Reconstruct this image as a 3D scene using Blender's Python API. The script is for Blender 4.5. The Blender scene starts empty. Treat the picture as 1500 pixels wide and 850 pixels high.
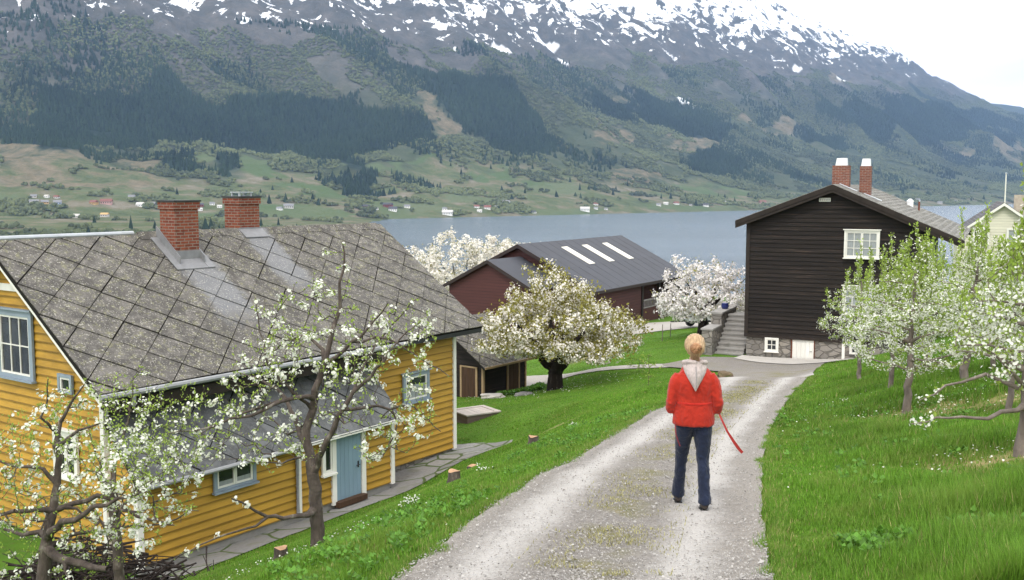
import bpy, bmesh, math, random
import numpy as np
from mathutils import Vector, Matrix

# ------------------------------------------------------------------ camera, sky, sun, exposure
S = bpy.context.scene
C = S.collection
R = math.radians
PITCH = math.atan(148 / 1500)
cam = bpy.data.objects.new('camera', bpy.data.cameras.new('camera'))
C.objects.link(cam)
cam.location = (0, 0, 0)
cam.rotation_euler = (math.pi / 2 - PITCH, 0, 0)
cam.data.sensor_width = 36
cam.data.lens = 36
cam.data.clip_start = 0.1
cam.data.clip_end = 40000
S.camera = cam
SUN_EL, SUN_AZ = R(54), R(196)          # azimuth from +Y clockwise: behind the viewer, a little to the left
W = bpy.data.worlds.new('World')
S.world = W
W.use_nodes = True
wn, wl = W.node_tree.nodes, W.node_tree.links
bg = wn['Background']
bg.inputs['Strength'].default_value = 0.1
sky = wn.new('ShaderNodeTexSky')
sky.sky_type = 'NISHITA'
sky.sun_disc = False
sky.sun_elevation = SUN_EL
sky.sun_rotation = SUN_AZ
tc = wn.new('ShaderNodeTexCoord')
mp = wn.new('ShaderNodeMapping')
mp.inputs['Scale'].default_value = (1.2, 1.2, 5.0)
nz = wn.new('ShaderNodeTexNoise')
nz.inputs['Scale'].default_value = 2.2
nz.inputs['Detail'].default_value = 5
nz.inputs['Roughness'].default_value = 0.5
cr = wn.new('ShaderNodeValToRGB')        # cloud deck: bright white with blue-grey thinner places
cr.color_ramp.elements[0].position = 0.38
cr.color_ramp.elements[0].color = (14.6, 14.8, 15.3, 1)
cr.color_ramp.elements[1].position = 0.58
cr.color_ramp.elements[1].color = (20.5, 20.0, 19.4, 1)
mx = wn.new('ShaderNodeMix')
mx.data_type = 'RGBA'
mx.inputs[0].default_value = 0.98
wl.new(tc.outputs['Generated'], mp.inputs['Vector'])
wl.new(mp.outputs[0], nz.inputs['Vector'])
wl.new(nz.outputs['Fac'], cr.inputs['Fac'])
wl.new(sky.outputs[0], mx.inputs[6])
wl.new(cr.outputs[0], mx.inputs[7])
wl.new(mx.outputs[2], bg.inputs['Color'])
sl = bpy.data.lights.new('sun', 'SUN')
sl.energy = 1.6
sl.angle = R(10)
sl.color = (1.0, 0.95, 0.87)
so = bpy.data.objects.new('sun', sl)
C.objects.link(so)
sd = Vector((math.sin(SUN_AZ) * math.cos(SUN_EL), math.cos(SUN_AZ) * math.cos(SUN_EL), math.sin(SUN_EL)))
so.rotation_euler = sd.to_track_quat('Z', 'Y').to_euler()
S.view_settings.view_transform = 'Standard'
S.view_settings.look = 'None'
S.view_settings.exposure = 0.37
S.view_settings.gamma = 1
S.view_settings.use_curve_mapping = False
S.render.engine = 'CYCLES'
S.cycles.use_denoising = True
S.cycles.max_bounces = 6
S.cycles.diffuse_bounces = 3
S.cycles.glossy_bounces = 2
S.cycles.transmission_bounces = 3
S.cycles.transparent_max_bounces = 6
S.cycles.volume_bounces = 0

rng = np.random.default_rng(11)
random.seed(5)

# ------------------------------------------------------------------ materials
def nodes_of(m):
    m.use_nodes = True
    return m.node_tree.nodes, m.node_tree.links, m.node_tree.nodes['Principled BSDF']

def math_node(n, l, op, a, b=None, c=None, clamp=False):
    q = n.new('ShaderNodeMath'); q.operation = op; q.use_clamp = clamp
    for i, v in enumerate((a, b, c)):
        if v is None: continue
        if isinstance(v, (int, float)): q.inputs[i].default_value = v
        else: l.new(v, q.inputs[i])
    return q.outputs[0]

def mix_node(n, l, fac, a, b, blend='MIX'):
    q = n.new('ShaderNodeMix'); q.data_type = 'RGBA'; q.blend_type = blend
    for i, v in ((0, fac), (6, a), (7, b)):
        if isinstance(v, (int, float)): q.inputs[i].default_value = v
        elif isinstance(v, tuple): q.inputs[i].default_value = (*v, 1) if len(v) == 3 else v
        else: l.new(v, q.inputs[i])
    return q.outputs[2]

def noise_node(n, l, vec, scale, detail=4, rough=.55, dist=0):
    q = n.new('ShaderNodeTexNoise')
    q.inputs['Scale'].default_value = scale; q.inputs['Detail'].default_value = detail
    q.inputs['Roughness'].default_value = rough; q.inputs['Distortion'].default_value = dist
    if vec is not None: l.new(vec, q.inputs['Vector'])
    return q.outputs['Fac']

def ramp(n, l, fac, stops):
    q = n.new('ShaderNodeValToRGB'); e = q.color_ramp.elements
    while len(e) < len(stops): e.new(0.5)
    for k, (p, c) in enumerate(stops):
        e[k].position = p; e[k].color = (*c, 1) if len(c) == 3 else c
    l.new(fac, q.inputs[0])
    return q.outputs[0]

def step01(n, l, v, a, b):
    q = n.new('ShaderNodeMapRange'); q.interpolation_type = 'SMOOTHSTEP'
    q.inputs[1].default_value = a; q.inputs[2].default_value = b
    l.new(v, q.inputs[0])
    return q.outputs[0]

def coord(n, kind='Object'):
    return n.new('ShaderNodeTexCoord').outputs[kind]

def mapped(n, l, vec, scale=(1, 1, 1), rot=(0, 0, 0)):
    q = n.new('ShaderNodeMapping'); q.inputs['Scale'].default_value = scale; q.inputs['Rotation'].default_value = rot
    l.new(vec, q.inputs['Vector'])
    return q.outputs[0]

def attr(n, name):
    q = n.new('ShaderNodeAttribute'); q.attribute_name = name
    return q

def bump(n, l, b, h, strength=.4, dist=.02):
    q = n.new('ShaderNodeBump'); q.inputs['Strength'].default_value = strength; q.inputs['Distance'].default_value = dist
    l.new(h, q.inputs['Height']); l.new(q.outputs[0], b.inputs['Normal'])

MATS = {}
def mat(name, col, rough=.75, var=.25, scale=6, col2=None, stretch=(1, 1, 1), bumps=.25, spec=.3, fine=None, tone=0.0, metal=0.0):
    """paint, timber, metal: a base colour with patchy wear (col2), fine grain and optional per-piece tone"""
    if name in MATS: return MATS[name]
    m = bpy.data.materials.new(name); n, l, b = nodes_of(m)
    v = mapped(n, l, coord(n), stretch)
    f1 = noise_node(n, l, v, scale, 5, .6)
    f2 = noise_node(n, l, v, fine or scale * 7, 3, .6)
    dark = tuple(c * (1 - var) for c in col); light = tuple(min(1, c * (1 + var)) for c in col)
    c = ramp(n, l, f1, [(.3, dark), (.7, light)])
    c = mix_node(n, l, math_node(n, l, 'MULTIPLY', f2, .35), c, dark)
    if col2: c = mix_node(n, l, step01(n, l, f1, .56, .72), c, col2)
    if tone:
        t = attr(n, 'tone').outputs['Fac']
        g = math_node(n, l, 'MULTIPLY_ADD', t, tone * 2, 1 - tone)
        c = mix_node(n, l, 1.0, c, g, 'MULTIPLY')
    l.new(c, b.inputs['Base Color'])
    b.inputs['Roughness'].default_value = rough; b.inputs['Specular IOR Level'].default_value = spec
    b.inputs['Metallic'].default_value = metal
    if bumps: bump(n, l, b, f2, bumps, .01)
    MATS[name] = m
    return m

def leafy(name, col, var=.35, trans=.35, rough=.6, patch=None, patch_scale=.4):
    """thin leaf / petal / blade: tone per piece, some light through it"""
    if name in MATS: return MATS[name]
    m = bpy.data.materials.new(name); n, l, b = nodes_of(m)
    t = attr(n, 'tone').outputs['Fac']
    c = ramp(n, l, t, [(0, tuple(x * (1 - var) for x in col)), (1, tuple(min(1, x * (1 + var)) for x in col))])
    if patch:
        f = noise_node(n, l, coord(n), patch_scale, 4, .6)
        c = mix_node(n, l, step01(n, l, f, .45, .68), c, mix_node(n, l, t, tuple(x * .7 for x in patch), patch))
    l.new(c, b.inputs['Base Color']); b.inputs['Roughness'].default_value = rough
    b.inputs['Specular IOR Level'].default_value = .2
    tr = n.new('ShaderNodeBsdfTranslucent'); l.new(c, tr.inputs['Color'])
    ms = n.new('ShaderNodeMixShader'); ms.inputs[0].default_value = trans
    l.new(b.outputs[0], ms.inputs[1]); l.new(tr.outputs[0], ms.inputs[2])
    l.new(ms.outputs[0], n['Material Output'].inputs['Surface'])
    MATS[name] = m
    return m

def glass_mat():
    m = bpy.data.materials.new('window_glass'); n, l, b = nodes_of(m)
    f = noise_node(n, l, coord(n), 1.5, 2)
    l.new(ramp(n, l, f, [(.35, (.015, .018, .02)), (.7, (.05, .055, .06))]), b.inputs['Base Color'])
    b.inputs['Roughness'].default_value = .06; b.inputs['Specular IOR Level'].default_value = .55
    return m
GLASS = glass_mat()

def brick_mat(name, c1, c2, mortar, w=.24, h=.075, ms=.012):
    m = bpy.data.materials.new(name); n, l, b = nodes_of(m)
    uv = coord(n, 'UV')
    q = n.new('ShaderNodeTexBrick'); l.new(uv, q.inputs['Vector'])
    q.inputs['Color1'].default_value = (*c1, 1); q.inputs['Color2'].default_value = (*c2, 1); q.inputs['Mortar'].default_value = (*mortar, 1)
    q.inputs['Scale'].default_value = 1; q.inputs['Mortar Size'].default_value = ms; q.inputs['Mortar Smooth'].default_value = .3
    q.inputs['Brick Width'].default_value = w; q.inputs['Row Height'].default_value = h; q.inputs['Bias'].default_value = -.1
    f = noise_node(n, l, uv, 9, 4, .65)
    c = mix_node(n, l, math_node(n, l, 'MULTIPLY', step01(n, l, f, .45, .75), .55), q.outputs[0], tuple(x * .35 for x in c1))
    l.new(c, b.inputs['Base Color']); b.inputs['Roughness'].default_value = .9; b.inputs['Specular IOR Level'].default_value = .15
    inv = math_node(n, l, 'SUBTRACT', math_node(n, l, 'MULTIPLY', f, .3), q.outputs['Fac'])
    bump(n, l, b, inv, .6, .01)
    return m
BRICK = brick_mat('red_brick', (.225, .064, .034), (.14, .038, .025), (.21, .17, .14))
BRICK2 = brick_mat('brown_brick', (.22, .08, .05), (.145, .052, .038), (.24, .19, .165))

def stone_wall_mat():
    m = bpy.data.materials.new('field_stone'); n, l, b = nodes_of(m)
    uv = mapped(n, l, coord(n, 'UV'), (2.9, 5.2, 1))
    w = n.new('ShaderNodeMix'); w.data_type = 'VECTOR'; w.inputs[0].default_value = .12
    nn = n.new('ShaderNodeTexNoise'); nn.inputs['Scale'].default_value = 1.3; l.new(uv, nn.inputs['Vector'])
    l.new(uv, w.inputs[4]); l.new(nn.outputs['Color'], w.inputs[5])
    vo = n.new('ShaderNodeTexVoronoi'); vo.feature = 'F1'; vo.distance = 'CHEBYCHEV'; vo.inputs['Scale'].default_value = 1; l.new(w.outputs[1], vo.inputs['Vector'])
    ve = n.new('ShaderNodeTexVoronoi'); ve.feature = 'DISTANCE_TO_EDGE'; ve.inputs['Scale'].default_value = 1; l.new(w.outputs[1], ve.inputs['Vector'])
    c = ramp(n, l, vo.outputs['Color'], [(.1, (.17, .155, .14)), (.5, (.29, .265, .235)), (.9, (.38, .34, .29))])
    f = noise_node(n, l, uv, 6, 5, .65)
    c = mix_node(n, l, math_node(n, l, 'MULTIPLY', f, .6), c, (.13, .12, .11))
    e = step01(n, l, ve.outputs['Distance'], .02, .09)
    c = mix_node(n, l, e, (.14, .128, .112), c)
    l.new(c, b.inputs['Base Color']); b.inputs['Roughness'].default_value = .95; b.inputs['Specular IOR Level'].default_value = .15
    bump(n, l, b, math_node(n, l, 'ADD', e, math_node(n, l, 'MULTIPLY', f, .4)), .8, .03)
    return m
STONE = stone_wall_mat()

def slate_mat(name, base, lichen, moss, clean=None, lich=(.56, .66), fleck=.8):
    m = bpy.data.materials.new(name); n, l, b = nodes_of(m)
    v = coord(n)
    t = attr(n, 'tone').outputs['Fac']
    c = ramp(n, l, t, [(0, tuple(x * .84 for x in base)), (1, tuple(x * 1.16 for x in base))])
    f0 = noise_node(n, l, v, 3.2, 6, .68)
    f1 = noise_node(n, l, v, 17, 5, .7)
    f2 = noise_node(n, l, v, 7, 6, .72)
    c = mix_node(n, l, step01(n, l, f0, .40, .60), c, tuple(x * .58 for x in base))
    # yellow-green lichen crusts and pale flecks
    mask = math_node(n, l, 'MULTIPLY', step01(n, l, f2, lich[0] - .06, lich[1]), step01(n, l, f1, .38, .55))
    if clean:   # the run-off below the two chimney flashings keeps the slates bare: streaks in the roof's own metres
        sep = n.new('ShaderNodeSeparateXYZ'); l.new(v, sep.inputs[0]); wob = math_node(n, l, 'MULTIPLY_ADD', f0, .9, -.45)
        def streak(xc, half, y0, y1):
            d = math_node(n, l, 'ABSOLUTE', math_node(n, l, 'SUBTRACT', math_node(n, l, 'ADD', sep.outputs[0], wob), xc))
            a = math_node(n, l, 'SUBTRACT', 1.0, step01(n, l, d, half * .55, half))
            return math_node(n, l, 'MULTIPLY', a, math_node(n, l, 'MULTIPLY', step01(n, l, math_node(n, l, 'ADD', sep.outputs[1], wob), y0, y0 + .9), math_node(n, l, 'LESS_THAN', sep.outputs[1], y1)))
        ws = math_node(n, l, 'MAXIMUM', streak(-7.35, .7, .2, 2.6), streak(-4.7, .62, .9, 3.4))
        mask = math_node(n, l, 'MULTIPLY', mask, math_node(n, l, 'SUBTRACT', 1.0, ws))
        c = mix_node(n, l, math_node(n, l, 'MULTIPLY', ws, .65), c, clean)
    c = mix_node(n, l, math_node(n, l, 'MULTIPLY', mask, .75), c, moss)
    f3 = noise_node(n, l, v, 26, 3, .6)
    sp = math_node(n, l, 'MULTIPLY', step01(n, l, f3, .555, .64), step01(n, l, f2, .38, .54))
    c = mix_node(n, l, math_node(n, l, 'MULTIPLY', sp, fleck), c, lichen)
    l.new(c, b.inputs['Base Color']); b.inputs['Roughness'].default_value = .8; b.inputs['Specular IOR Level'].default_value = .3
    bump(n, l, b, math_node(n, l, 'ADD', f1, math_node(n, l, 'MULTIPLY', sp, .6)), .5, .015)
    return m

def plain(name, col, rough=.6, spec=.3):
    return mat(name, col, rough, .12, 5, None, (1, 1, 1), .1, spec)

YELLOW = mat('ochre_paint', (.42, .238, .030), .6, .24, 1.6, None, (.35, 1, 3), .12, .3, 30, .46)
WHITE = mat('white_paint', (.72, .70, .64), .55, .10, 3, None, (1, 1, .3), .1)
BLUEGREY = mat('blue_grey_paint', (.20, .29, .36), .55, .14, 3, None, (1, 1, .2), .15)
FRAMEGREY = mat('grey_blue_frame_paint', (.24, .29, .34), .55, .12, 3)
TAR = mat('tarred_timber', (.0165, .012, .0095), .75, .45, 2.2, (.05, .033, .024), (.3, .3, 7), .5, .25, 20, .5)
TARTRIM = mat('tarred_trim', (.026, .019, .015), .7, .3, 3, None, (1, 1, 1), .3, .25)
BROWNWOOD = mat('brown_planks', (.062, .032, .017), .75, .35, 3, None, (4, 4, .4), .4)
PALEWOOD = mat('weathered_tan_trim', (.33, .23, .13), .75, .2, 3)
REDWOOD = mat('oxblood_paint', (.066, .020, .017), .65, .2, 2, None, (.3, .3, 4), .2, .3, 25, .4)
REDTRIM = mat('dark_brown_trim', (.03, .02, .018), .7, .2, 3)
METALROOF = mat('grey_sheet_roof', (.050, .052, .062), .7, .14, .7, None, (1, 1, 1), .08, .4, 9)
SKYLIGHT = mat('opal_skylight', (.74, .70, .58), .35, .06, 2, None, (1, 1, 1), .05)
ZINC = mat('zinc', (.42, .44, .46), .45, .18, 3, None, (1, 1, 1), .1, .5, None, 0, .4)
LEAD = mat('lead_flashing', (.20, .20, .205), .55, .2, 4, None, (1, 1, 1), .15, .4)
GUTTER = mat('grey_gutter', (.25, .255, .26), .45, .15, 3, None, (1, 1, 1), .1, .4)
BLACK = plain('black_metal', (.018, .018, .02), .5, .4)
CONCRETE = mat('concrete', (.30, .285, .265), .9, .22, 1.8, (.21, .20, .18), (1, 1, 1), .35, .2, 22)
PAVER = mat('flagstone', (.255, .25, .245), .85, .25, 1.3, (.17, .165, .155), (1, 1, 1), .35, .2, 18, .18)
SLABGRAVEL = mat('pale_slab', (.46, .43, .39), .9, .15, 1.5, (.36, .33, .30), (1, 1, 1), .3, .2, 25)
GREYBARK = mat('grey_bark', (.20, .165, .14), .9, .4, 9, (.30, .27, .23), (1, 1, .35), .9, .15, 45)
BARK = mat('bark', (.098, .078, .066), .9, .5, 11, (.21, .19, .155), (1, 1, .45), 1.0, .15, 60)
DARKBARK = mat('dark_bark', (.028, .021, .018), .9, .4, 8, (.07, .06, .05), (1, 1, .35), .9, .15, 40)
CUTWOOD = mat('cut_wood', (.42, .25, .14), .8, .3, 9, None, (1, 1, 1), .2)
SLATE = slate_mat('lichened_slate', (.118, .108, .096), (.50, .47, .42), (.215, .21, .105), (.20, .205, .215), fleck=.62)
SLATE2 = slate_mat('bare_slate', (.115, .118, .12), (.30, .29, .27), (.17, .165, .12), None, (.60, .70), .25)
SLATE3 = slate_mat('grey_slate', (.235, .225, .205), (.50, .48, .44), (.26, .25, .18), None, (.56, .68))
UNDERLAY = plain('roof_underlay', (.018, .016, .014), .9, .1)

# ------------------------------------------------------------------ mesh helpers
def clip_poly(poly, axis, val, keep_less):
    out = []
    for i in range(len(poly)):
        a, b = poly[i], poly[(i + 1) % len(poly)]
        ia = (a[axis] <= val) == keep_less or a[axis] == val
        ib = (b[axis] <= val) == keep_less or b[axis] == val
        if ia: out.append(a)
        if ia != ib:
            t = (val - a[axis]) / (b[axis] - a[axis])
            out.append(tuple(a[k] + t * (b[k] - a[k]) for k in range(len(a))))
    return out

def clip_box(poly, x0, x1, y0, y1):
    for ax, v, less in ((0, x0, False), (0, x1, True), (1, y0, False), (1, y1, True)):
        if len(poly) < 3: return []
        poly = clip_poly(poly, ax, v, less)
    return poly if len(poly) >= 3 else []

def clip_convex(poly, conv):
    """clip poly by a counter-clockwise convex polygon"""
    for i in range(len(conv)):
        (ax, ay), (bx, by) = conv[i], conv[(i + 1) % len(conv)]
        f = lambda p: (bx - ax) * (p[1] - ay) - (by - ay) * (p[0] - ax)
        out = []
        for k in range(len(poly)):
            p, q = poly[k], poly[(k + 1) % len(poly)]
            fp, fq = f(p), f(q)
            if fp >= 0: out.append(p)
            if (fp >= 0) != (fq >= 0):
                t = fp / (fp - fq); out.append((p[0] + t * (q[0] - p[0]), p[1] + t * (q[1] - p[1])))
        poly = out
        if len(poly) < 3: return []
    return poly

class MB:
    def __init__(s): s.v, s.f, s.m, s.t, s.w, s.start = [], [], [], [], [], []
    def add(s, verts, faces, mi=0, tone=.5, washed=0.0):
        o = len(s.v); s.start.append(o); s.v += [tuple(p) for p in verts]
        for f in faces: s.f.append([o + i for i in f]); s.m.append(mi); s.t.append(tone); s.w.append(washed)
    def box(s, x0, x1, y0, y1, z0, z1, mi=0, tone=.5, M=None):
        vs = [(x, y, z) for z in (z0, z1) for x, y in ((x0, y0), (x1, y0), (x1, y1), (x0, y1))]
        if M is not None: vs = [M @ Vector(p) for p in vs]
        s.add(vs, [(3, 2, 1, 0), (4, 5, 6, 7), (0, 1, 5, 4), (1, 2, 6, 5), (2, 3, 7, 6), (3, 0, 4, 7)], mi, tone)
    def prism(s, poly, d, mi=0, tone=.5, washed=0.0):
        """poly: 3D points of a planar face, d: extrusion vector away from its front"""
        k = len(poly); d = Vector(d)
        vs = [Vector(p) for p in poly] + [Vector(p) + d for p in poly]
        s.add(vs, [tuple(range(k)), tuple(range(2 * k - 1, k - 1, -1))] + [(i, i + k, (i + 1) % k + k, (i + 1) % k) for i in range(k)], mi, tone, washed)
    def tube(s, pts, rad, n=8, mi=0, tone=.5, cap=True):
        pts = [Vector(p) for p in pts]; k = len(pts)
        if isinstance(rad, (int, float)): rad = [rad] * k
        up = Vector((0, 0, 1)); vs = []
        for i, p in enumerate(pts):
            t = (pts[min(i + 1, k - 1)] - pts[max(i - 1, 0)]).normalized()
            a = t.cross(up)
            if a.length < .05: a = t.cross(Vector((1, 0, 0)))
            a.normalize(); b = a.cross(t)
            vs += [p + rad[i] * (math.cos(2 * math.pi * j / n) * a + math.sin(2 * math.pi * j / n) * b) for j in range(n)]
        fs = [(i * n + j, i * n + (j + 1) % n, (i + 1) * n + (j + 1) % n, (i + 1) * n + j) for i in range(k - 1) for j in range(n)]
        if cap: fs += [tuple(range(n - 1, -1, -1)), tuple((k - 1) * n + j for j in range(n))]
        s.add(vs, fs, mi, tone)
    def pieces(s, name, mats, parent):
        """every solid added so far as a part of its own"""
        st = s.start + [len(s.v)]; out = []
        for a, b in zip(st, st[1:]):
            q2 = MB(); vs = s.v[a:b]; fs = [[i - a for i in f] for f in s.f if a <= f[0] < b]; q2.add(vs, fs, 0, .5)
            out.append(q2.build(name, mats, parent))
        return out
    def build(s, name, mats, parent=None, smooth=False, loc=None, rotz=0):
        me = bpy.data.meshes.new(name); me.from_pydata(s.v, [], s.f); me.update()
        for m in (mats if isinstance(mats, (list, tuple)) else [mats]): me.materials.append(m)
        me.polygons.foreach_set('material_index', s.m)
        if smooth: me.polygons.foreach_set('use_smooth', [True] * len(s.f))
        ta = me.attributes.new('tone', 'FLOAT', 'FACE'); ta.data.foreach_set('value', s.t)
        if any(s.w): me.attributes.new('washed', 'FLOAT', 'FACE').data.foreach_set('value', s.w)
        uv = me.uv_layers.new(name='UVMap').data
        for p in me.polygons:
            nn = p.normal
            if abs(nn.z) > .7: f = lambda c: (c.x, c.y)
            else:
                h = Vector((-nn.y, nn.x, 0)).normalized(); f = lambda c, h=h: (c.x * h.x + c.y * h.y, c.z)
            for li in p.loop_indices: uv[li].uv = f(me.vertices[me.loops[li].vertex_index].co)
        o = bpy.data.objects.new(name, me); C.objects.link(o)
        if parent: o.parent = parent
        if loc: o.location = loc; o.rotation_euler = (0, 0, rotz)
        return o

def np_mesh(name, V, F, mats, mi=None, tone=None, parent=None, smooth=False, attrs=None):
    """V (n,3), F (m,k) all faces of one size"""
    me = bpy.data.meshes.new(name); V = np.asarray(V, np.float32); F = np.asarray(F, np.int32); m, k = F.shape
    me.vertices.add(len(V)); me.vertices.foreach_set('co', V.ravel())
    me.loops.add(m * k); me.loops.foreach_set('vertex_index', F.ravel())
    me.polygons.add(m); me.polygons.foreach_set('loop_start', np.arange(0, m * k, k, dtype=np.int32))
    for q in (mats if isinstance(mats, (list, tuple)) else [mats]): me.materials.append(q)
    if mi is not None: me.polygons.foreach_set('material_index', np.asarray(mi, np.int32))
    me.polygons.foreach_set('use_smooth', np.full(m, smooth, bool))
    if tone is not None: me.attributes.new('tone', 'FLOAT', 'POINT').data.foreach_set('value', np.asarray(tone, np.float32))
    for an, av in (attrs or {}).items(): me.attributes.new(an, 'FLOAT', 'POINT').data.foreach_set('value', np.asarray(av, np.float32))
    me.update(calc_edges=True); me.validate()
    o = bpy.data.objects.new(name, me); C.objects.link(o)
    if parent: o.parent = parent
    return o

def scatter(tv, tf, pos, basis, scale):
    """copies of a small template; basis (n,3,3) columns = local axes"""
    tv = np.asarray(tv, float); tf = np.asarray(tf, int); n = len(pos)
    sc = np.asarray(scale, float)
    if sc.ndim == 1: sc = sc[:, None].repeat(3, 1)
    V = np.einsum('nij,nkj->nki', basis, tv[None] * sc[:, None, :]) + pos[:, None, :]
    F = tf[None] + (np.arange(n) * len(tv))[:, None, None]
    return V.reshape(-1, 3), F.reshape(-1, tf.shape[1])

def basis_from(nrm, spin):
    nrm = nrm / (np.linalg.norm(nrm, axis=1, keepdims=True) + 1e-9)
    ref = np.where(np.abs(nrm[:, 2:3]) > .9, np.array([[1., 0, 0]]), np.array([[0, 0, 1.]]))
    a = np.cross(ref, nrm); a /= np.linalg.norm(a, axis=1, keepdims=True) + 1e-9
    b = np.cross(nrm, a)
    c, s = np.cos(spin)[:, None], np.sin(spin)[:, None]
    return np.stack([a * c + b * s, b * c - a * s, nrm], 2)

def tag(o, label=None, cat=None, group=None, kind=None):
    for k, v in (('label', label), ('category', cat), ('group', group), ('kind', kind)):
        if v: o[k] = v
    return o

def thing(name, label, cat, loc=(0, 0, 0), rotz=0, group=None):
    o = bpy.data.objects.new(name, None); C.objects.link(o); o.empty_display_size = .2
    o.location = loc; o.rotation_euler = (0, 0, rotz)
    return tag(o, label, cat, group)

def fbm(x, y, scale, seed, octaves=5, gain=.5, ridged=False):
    x = np.asarray(x, float) / scale; y = np.asarray(y, float) / scale
    r = np.random.default_rng(seed); tot = np.zeros(np.broadcast(x, y).shape); amp = 1; s = 0
    for _ in range(octaves):
        g = r.random((256, 256)); xi, yi = np.floor(x), np.floor(y); fx, fy = x - xi, y - yi
        fx = fx * fx * (3 - 2 * fx); fy = fy * fy * (3 - 2 * fy)
        i, j = xi.astype(int) & 255, yi.astype(int) & 255; i1, j1 = (i + 1) & 255, (j + 1) & 255
        v = (g[i, j] * (1 - fx) + g[i1, j] * fx) * (1 - fy) + (g[i, j1] * (1 - fx) + g[i1, j1] * fx) * fy
        if ridged: v = 1 - np.abs(2 * v - 1)
        tot += v * amp; s += amp; amp *= gain; x = x * 2.03 + 17.1; y = y * 2.03 + 5.3
    return tot / s

def in_poly(x, y, poly):
    x, y = np.asarray(x), np.asarray(y); r = np.zeros(x.shape, bool)
    for i in range(len(poly)):
        (x0, y0), (x1, y1) = poly[i], poly[i - 1]
        if y0 == y1: continue
        r ^= ((y0 > y) != (y1 > y)) & (x < (x1 - x0) * (y - y0) / (y1 - y0) + x0)
    return r

# ------------------------------------------------------------------ the near ground
def road_z(Y): return np.where(np.asarray(Y) < 9.7, -1.6 - .148 * np.asarray(Y, float), -1.76 - .132 * np.asarray(Y, float))
RY = np.array([-8, 0, 6.8, 9.5, 12, 16, 22.9, 28, 33])
XL = np.array([-4.9, -2.6, -.77, -.22, .4, 1.6, 3.59, 5.2, 6.7])
XR = np.array([-1.9, .3, 1.77, 2.36, 3.0, 4.08, 6.27, 8.0, 9.9])
YH, YA = (-1.77, 30.36, -7.9), 54.35           # yellow house: far right corner of its long wall, direction of the wall
BH, BA = (10.573, 46, -7.575), -25.14          # black house: left corner of its gable wall
BN, NA = (.636, 71, -9.8), 57.64               # barn: middle of its near gable, direction of its ridge
def local(o, a):
    c, s = math.cos(R(a)), math.sin(R(a))
    return lambda x, y, z=0: (o[0] + c * x - s * y, o[1] + s * x + c * y, o[2] + z)
yl, bl, nl = local(YH, YA), local(BH, BA), local(BN, NA)

cp = []
for y in (-8, 0, 6.8, 9.5, 12, 16, 20, 24, 28, 33):
    a, b = np.interp(y, RY, XL), np.interp(y, RY, XR); z = float(road_z(y))
    cp += [(a, y, z - .05), ((a + b) / 2, y, z - .03), (b, y, z - .03)]
cp += [(8.2, 38, -6.85), (11.4, 38.5, -6.85), (7, 43.5, -7.6), (10, 44.6, -7.58)]
cp += [(*yl(x, y)[:2], -7.9) for x, y in ((0, 0), (0, 3), (0, 6.8), (-4, -1.6), (-8, -1.6), (-11.5, -1.6), (-6, 3), (-12, 3), (-12, 7), (-3, 10))]
cp += [(-.1, 31.4, -7.92), (-1.6, 34, -7.85), (-1.24, 42, -8.62), (.5, 44.4, -8.9), (-4, 44, -8.9), (1.74, 41, -8.07), (2.6, 43.5, -7.95), (6.9, 44, -7.68)]
cp += [(2.8, 28, -5.85), (1.9, 30, -6.45), (0, 32, -7.45), (5, 34, -6.65), (4, 38, -7.25)]
cp += [(-2.32, 11.5, -4.15), (-2.99, 12.5, -4.67), (-1.01, 17, -4.98), (.4, 19, -4.82), (-5.2, 11, -5.1), (-5.8, 14, -5.95), (-9.5, 18, -7.8), (-13, 13, -8.3), (-3, 6.8, -3.4), (-6, 6, -4.6)]
cp += [(6.65, 17, -3.8), (8.48, 19, -3.62), (7.86, 21, -4.26), (5.27, 10.5, -2.78), (8.91, 26, -4.95), (9.85, 24, -4.35), (12.27, 27, -4.1), (3, 6, -2.27), (10, 6, -1.0), (15, 12, -1.25), (20, 20, -1.6), (20, 30, -3.5), (14, 34, -5.2)]
cp += [(*bl(x, y)[:2], z) for x, y, z in ((0, 0, -7.58), (0, -1, -7.6), (2.5, 0, -7.55), (2.5, -2, -7.45), (5, 0, -7.35), (5, -2.2, -7.05), (8, -.5, -6.5), (10, 0, -6.1), (10, 8, -5.6), (-2.5, 3, -7.45), (-2.5, -1, -7.55), (4, 8, -6.6), (-3, 7, -7.5))]
cp += [(20, 40, -5.3), (30, 60, -5.4), (36, 75, -6.5), (9, 62, -8.5), (5, 56, -8.35), (14, 62, -8.3), (4.9, 49, -8.0), (7.9, 54, -8.05), (7.6, 57, -8.35), (10.2, 55, -7.75), (12, 70, -9.2), (12, 66, -8.7), (.6, 71, -9.8), (-5, 66, -10.2), (9, 84, -9.9), (13, 78, -9.8), (17, 92, -9.6), (19, 100, -11)]
cp += [(0, 110, -14), (40, 110, -14), (90, 110, -13), (-40, 60, -15), (-40, 100, -21), (-90, 60, -26), (0, 160, -30), (80, 160, -30), (-100, 160, -42), (0, 300, -66), (150, 300, -66), (-200, 300, -70), (-200, 100, -48), (200, 160, -30), (120, 40, 2), (60, 10, 5), (0, -20, 1.4), (-20, -10, -5), (20, -10, 2.2), (-30, 15, -13), (-60, 10, -20)]
cp = np.array(cp)
def _k(r): return np.where(r > 0, r * r * np.log(r + 1e-12), 0)
_n = len(cp); _r = np.hypot(cp[:, None, 0] - cp[None, :, 0], cp[:, None, 1] - cp[None, :, 1]) / 30
_A = np.zeros((_n + 3, _n + 3)); _A[:_n, :_n] = _k(_r) + np.eye(_n) * 2e-4; _A[:_n, _n] = 1; _A[:_n, _n + 1:] = cp[:, :2] / 30; _A[_n:, :_n] = _A[:_n, _n:].T
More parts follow.
